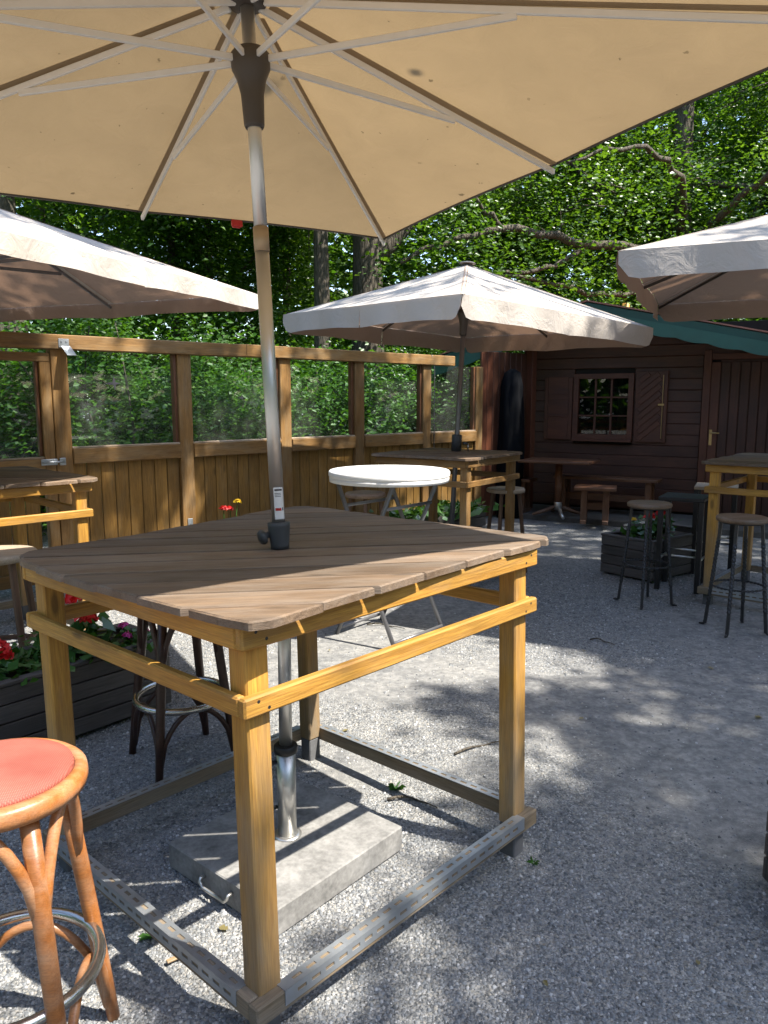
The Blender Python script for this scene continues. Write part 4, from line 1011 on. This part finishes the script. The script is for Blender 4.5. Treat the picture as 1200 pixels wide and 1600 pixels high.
def tree(name, loc, H, r0, crown, label, lean=(0, 0), nclu=500, per=26, leaf=.11, limbs=7, limb0=.45, mat='leafA', group='trees beyond the fence', gap=.0, explicit=(), fork=None, lobed=False, clear=False):
    t = empty(name, (*loc, 0), 0, label=label, cat='tree', group=group)
    tr = MB(); n = 10; path = [Vector((lean[0]*q*H+.1*r0*math.sin(q*7), lean[1]*q*H, q*H-.1)) for q in np.linspace(0, 1, n)]
    rad = [r0*(1.35 if i == 0 else 1.0)*(1-.72*i/(n-1)) for i in range(n)]
    tr.tube(path, rad, 18); cps = []
    if fork:
        z, d, L, rr = fork; i = min(n-1, int(z/H*(n-1))); p = branchpath(path[0].lerp(path[-1], z/H), d, L, 8, .0, .05); tr.tube(p, [rr*(1-.7*k/8) for k in range(9)], 14); cps += p[4:]
    to = tr.build('trunk', MT['bark'], t)
    C0, Rr = Vector(crown[0]), Vector(crown[1])
    for k in range(limbs):
        q = limb0+(1-limb0)*(k+.3)/limbs; p0 = path[0].lerp(path[-1], q); a = k*2.4+random.random()
        tgt = C0+Vector((Rr.x*.85*math.cos(a), Rr.y*.85*math.sin(a), Rr.z*random.uniform(-.5, .6)))
        d = tgt-p0; p = branchpath(p0, d, d.length, 8, -.1, .14); rr = r0*.36*(1-.5*q)
        MB().tube(p, [rr*(1-.8*i/8) for i in range(9)], 8).build('limb', MT['bark'], t); cps += p[3:]
    for e in explicit:
        p = smooth(e[0]); MB().tube(p, [e[1]*(1-.75*i/(len(p)-1)) for i in range(len(p))], 8).build('limb', MT['bark'], t); cps += p[2::2]
    # clumps: spread through the crown, plus sprays along the limbs
    P = []; tries = 0
    while len(P) < nclu and tries < nclu*30:
        tries += 1; v = Vector((random.gauss(0, 1), random.gauss(0, 1), random.gauss(0, 1))).normalized()*(random.random()**.45)
        w = Vector((C0.x+v.x*Rr.x, C0.y+v.y*Rr.y, C0.z+v.z*Rr.z))
        if mnoise.noise((w+Vector(loc+(0,)))*.7) < gap-.03: continue
        if clear and random.random() < .9:
            g = w+Vector((*loc, 0)); ax_ = Vector((loc[0], loc[1])).normalized(); lat = abs(g.x*ax_.y-g.y*ax_.x)
            if lat < .55 and g.y < loc[1] and g.z < 5.2: continue
        P.append(w)
    for c in cps:
        for _ in range(3): P.append(c+Vector((random.gauss(0, .35), random.gauss(0, .35), random.gauss(0, .25))))
    if clear:
        tw = MB()
        for q in P[:340]:
            d = Vector((random.gauss(0, 1), random.gauss(0, .6), random.gauss(-.2, .5))).normalized()*random.uniform(.5, 1.3)
            m_ = q+d*.5+Vector((0, 0, random.uniform(-.1, .15))); tw.tube([q, m_, q+d], [.018, .012, .005], 4)
        tag(tw.build('twigs', MT['bark'], t), kind='stuff')
    C, nm = sprays(np.array([tuple(p) for p in P]), per, .34); V, F = leaves_np(C, leaf, .55, lobed, .55, nrm=nm)
    trimesh('crown', V, F, MT[mat], None, t, kind=None)
    return t
# two trunks in the middle, behind the fence
tree('oak_tree', (-.32, 13.6), 11, .34, ((-1.3, 1.0, 8.2), (4.0, 3.0, 3.0)), 'thick forked oak trunk behind the middle parasol', (.004, 0), 560, 34, .085, 8, .55, clear=True, fork=(3.9, (.55, .1, .8), 4.5, .2))
tree('oak_tree', (-1.0, 12.6), 10, .165, ((-.6, 0, 7.2), (3.2, 2.6, 2.8)), 'slim straight trunk left of the thick forked oak', (0, 0), 380, 34, .085, 6, .6, clear=True)
LB = [([(0, 0, 3.5), (-.9, -1.5, 4.1), (-2.4, -2.6, 4.05), (-3.9, -3.2, 4.2), (-4.9, -3.5, 3.9), (-5.5, -3.7, 3.6)], .105), ([(0, 0, 3.2), (-1, -1.5, 3.45), (-2.2, -2.6, 3.25), (-3.6, -3.0, 3.5), (-4.8, -3.3, 3.2)], .07), ([(0, 0, 3.4), (1.0, -1.4, 3.9), (2.4, -2.2, 4.2), (4, -2.6, 4.1)], .10), ([(0, 0, 4.2), (.5, -1.6, 5.1), (1.2, -2.8, 5.5), (2, -3.6, 5.3)], .085), ([(0, 0, 4.4), (-.6, -1.6, 5.2), (-1.6, -2.8, 5.5), (-3.0, -3.4, 5.1)], .08), ([(-2.4, -2.6, 4.05), (-3.2, -3.1, 3.6), (-4.0, -3.4, 3.5), (-4.6, -3.6, 3.0)], .05), ([(-3.9, -3.2, 4.2), (-4.4, -3.5, 4.6), (-4.9, -3.8, 4.75)], .04), ([(1.0, -1.4, 3.9), (1.4, -2.2, 4.7), (1.3, -2.8, 5.6)], .06)]
tree('oak_tree', (5.75, 15.6), 12, .30, ((.5, .6, 5.9), (5.2, 2.6, 2.9)), 'large oak with spreading limbs above the hut', (0, 0), 1150, 52, .078, 9, .30, explicit=LB, clear=True, gap=.10, lobed=True)
tree('oak_tree', (-4.75, 9.9), 10, .27, ((.3, .6, 6.6), (3.2, 2.8, 2.8)), 'broad trunk seen through the gate pane at the left', (0, 0), 480, 34, .085, 6, .5)
for (x, y, r, lb) in ((-4.2, 15.8, .12, 'slim dark trunk behind the left panes'), (-3.55, 16.2, .10, 'thin pole trunk right of the slim dark trunk'), (-6.2, 14.5, .16, 'dark tree far behind the left parasol'), (-2.2, 18, .14, 'slim tree behind the main pole'), (2.6, 17.5, .2, 'tree behind the middle parasol top'), (9.5, 17, .24, 'leafy tree at the far right behind the hut')):
    tree('tree', (x, y), random.uniform(8, 10), r, ((0, 0, 5.6), (2.6, 2.3, 3.2)), lb, (0, 0), 460, 36, .085, 6, .35)
def shrub(loc, r, h, n, label, leaf=.07):
    t = empty('shrub', (*loc, 0), 0, label=label, cat='shrub', group='shrubs behind the fence')
    for k in range(5):
        a = random.random()*6.28; MB().tube(branchpath((0, 0, -.05), (math.cos(a)*.4, math.sin(a)*.4, 1), h*.9, 6, 0, .12), [.022*(1-.7*i/6) for i in range(7)], 6).build('stem', MT['bark'], t)
    P = []
    while len(P) < n:
        v = Vector((random.gauss(0, 1), random.gauss(0, 1), random.gauss(0, 1))).normalized()*(random.random()**.4)
        w = Vector((v.x*r, v.y*r, h*.52+v.z*h*.5))
        if w.z > .1 and mnoise.noise((w+Vector((*loc, 0)))*1.1) > -.12: P.append(w)
    C, nm = sprays(np.array([tuple(p) for p in P]), 21, .2); V, F = leaves_np(C, leaf, .55, False, .5, nrm=nm); trimesh('foliage', V, F, MT['leafB'], None, t, kind=None)
SH = [((-4.6, 8.6), 1.1, 2.6, 'leafy shrub behind the gate'), ((-3.2, 9.3), 1.2, 2.9, 'leafy shrub behind the first pane right of the gate'), ((-2.2, 10.2), 1.2, 2.6, 'leafy shrub behind the second pane'), ((-1.6, 11.6), 1.3, 2.4, 'leafy shrub left of the pole behind the fence'), ((-.75, 10.7), .8, 2.2, 'leafy shrub behind the third pane'), ((.05, 11.0), .8, 2.3, 'leafy shrub behind the fourth pane'), ((.85, 11.6), .9, 2.4, 'leafy shrub behind the last pane by the hut'), ((-6.2, 10.5), 1.6, 3.2, 'tall shrub at the far left beyond the fence'), ((-4.0, 12.4), 1.6, 3.3, 'tall shrub deep in the wood behind the left parasol'), ((-2.3, 14.2), 1.6, 3.4, 'tall shrub deep in the wood behind the pole'), ((.9, 14.6), 1.6, 3.6, 'tall shrub deep in the wood behind the middle parasol'), ((3.4, 14.6), 1.6, 3.8, 'tall shrub behind the hut ridge'), ((6.6, 14.2), 1.6, 3.8, 'tall shrub behind the right end of the hut')]
for p, r, h, lb in SH: shrub(p, r, h, int(440*r*h/3), lb)
def woodland():
    parts = []
    for n, a0, a1, sz in ((100000, -1.25, 1.25, .42), (26000, 1.25, 2*math.pi-1.25, .95)):
        a = a0+(a1-a0)*rng.random(n); d = 20+rng.random(n)*9; z = rng.random(n)**.9*13
        C = np.stack([np.sin(a)*d, np.cos(a)*d, z], 1)
        keep = np.array([mnoise.noise(Vector((c[0]*.35, c[1]*.35, c[2]*.35))) > -.34 for c in C]); parts.append(leaves_np(C[keep], sz, .6, False, .6))
    (V, F), (V2, F2) = parts
    trimesh('far_woodland', np.concatenate([V, V2]), np.concatenate([F, F2+len(V)]), MT['leafB'], 'dense green woodland in the distance')
woodland()
# unseen trees right of the yard, crowns shaped to cast the wanted shade
def lit(g):
    """sun flecks: spots where the unseen crowns are kept free of leaves"""
    for (x, y, rx, ry) in LIT:
        if ((g[0]-x)/rx)**2+((g[1]-y)/ry)**2 < 1: return True
    return False
LIT = [(-.65, 2.35, .82, .8), (-1.3, 1.9, .5, .45), (-1.95, 3.25, 1.45, 1.35), (-.35, 4.85, 1.15, 1.3), (.7, 4.65, .75, .55), (-.3, 3.05, .85, .7), (-1.7, 5.3, 1.0, .9), (.35, 1.98, .24, .17), (.08, 1.70, .3, .2), (.3, 3.4, .55, .33), (.95, 4.2, .5, .2), (1.55, 4.05, .35, .12), (1.7, 6.2, 1.2, 1.1), (-.35, 7.55, .95, .6), (-.1, 6.6, .5, .4), (1.25, 4.45, .3, .13), (1.95, 4.6, .35, .12), (1.45, 3.6, .32, .14), (.9, 3.65, .45, .2), (2.2, 4.15, .3, .12), (.75, 2.9, .2, .12)]
def shade_tree(loc, H, r0, boxes, z0, z1, nclu, label, fr=1.15, th=-.33, sd=9):
    t = empty('shade_tree', (*loc, 0), 0, label=label, cat='tree', group='unseen trees shaped to shade the yard')
    MB().tube([(0, 0, -.1), (.05, .1, H*.4), (.0, .2, H)], [r0*1.2, r0, r0*.4], 16).build('trunk', MT['bark'], t)
    P = []
    for _ in range(nclu*14):
        if len(P) >= nclu: break
        bx_ = random.choices(boxes, [(b[2]-b[0])*(b[3]-b[1]) for b in boxes])[0]; g = (random.uniform(bx_[0], bx_[2]), random.uniform(bx_[1], bx_[3])); z = random.uniform(z0, z1)
        if lit(g) and random.random() < .995: continue
        if mnoise.noise(Vector((g[0]*fr, g[1]*fr, sd))) < th: continue
        P.append(Vector((g[0], g[1], 0))+SUN*(z/SUN.z)-Vector((*loc, 0)))
    for k in range(7):
        q = random.choice(P); p0 = Vector((0, .1, H*random.uniform(.5, .95))); d = q-p0; p = branchpath(p0, d, d.length, 7, 0, .06); MB().tube(p, [.09*(1-.8*i/7) for i in range(8)], 7).build('limb', MT['bark'], t)
    C, nm = sprays(np.array([tuple(p) for p in P]), 20, .2); V, F = leaves_np(C, .13, .5, False, .5, nrm=nm); trimesh('crown', V, F, MT['leafA'], None, t, kind=None)
shade_tree((8.5, -1.5), 12, .3, [(-.9, .5, 4.6, 5.6)], 9.0, 12.5, 1150, 'unseen tree right of the yard, crown shaped to shade the gravel')

shade_tree((10.5, 3.5), 13, .32, [(-5.5, 6.4, 1.2, 9.7), (-5.6, 4.8, -3.3, 6.4), (.1, 9.7, 1.2, 11.2)], 9.0, 12.5, 430, 'unseen tree right of the hut, crown shaped to dapple the fence', 1.6, .10, 4)
shade_tree((11.5, 6.5), 13, .32, [(1.2, 6.9, 5.6, 11.8)], 9.0, 12.5, 640, 'unseen tree far right, crown shaped to shade the hut patio', 1.3, -.3, 4)
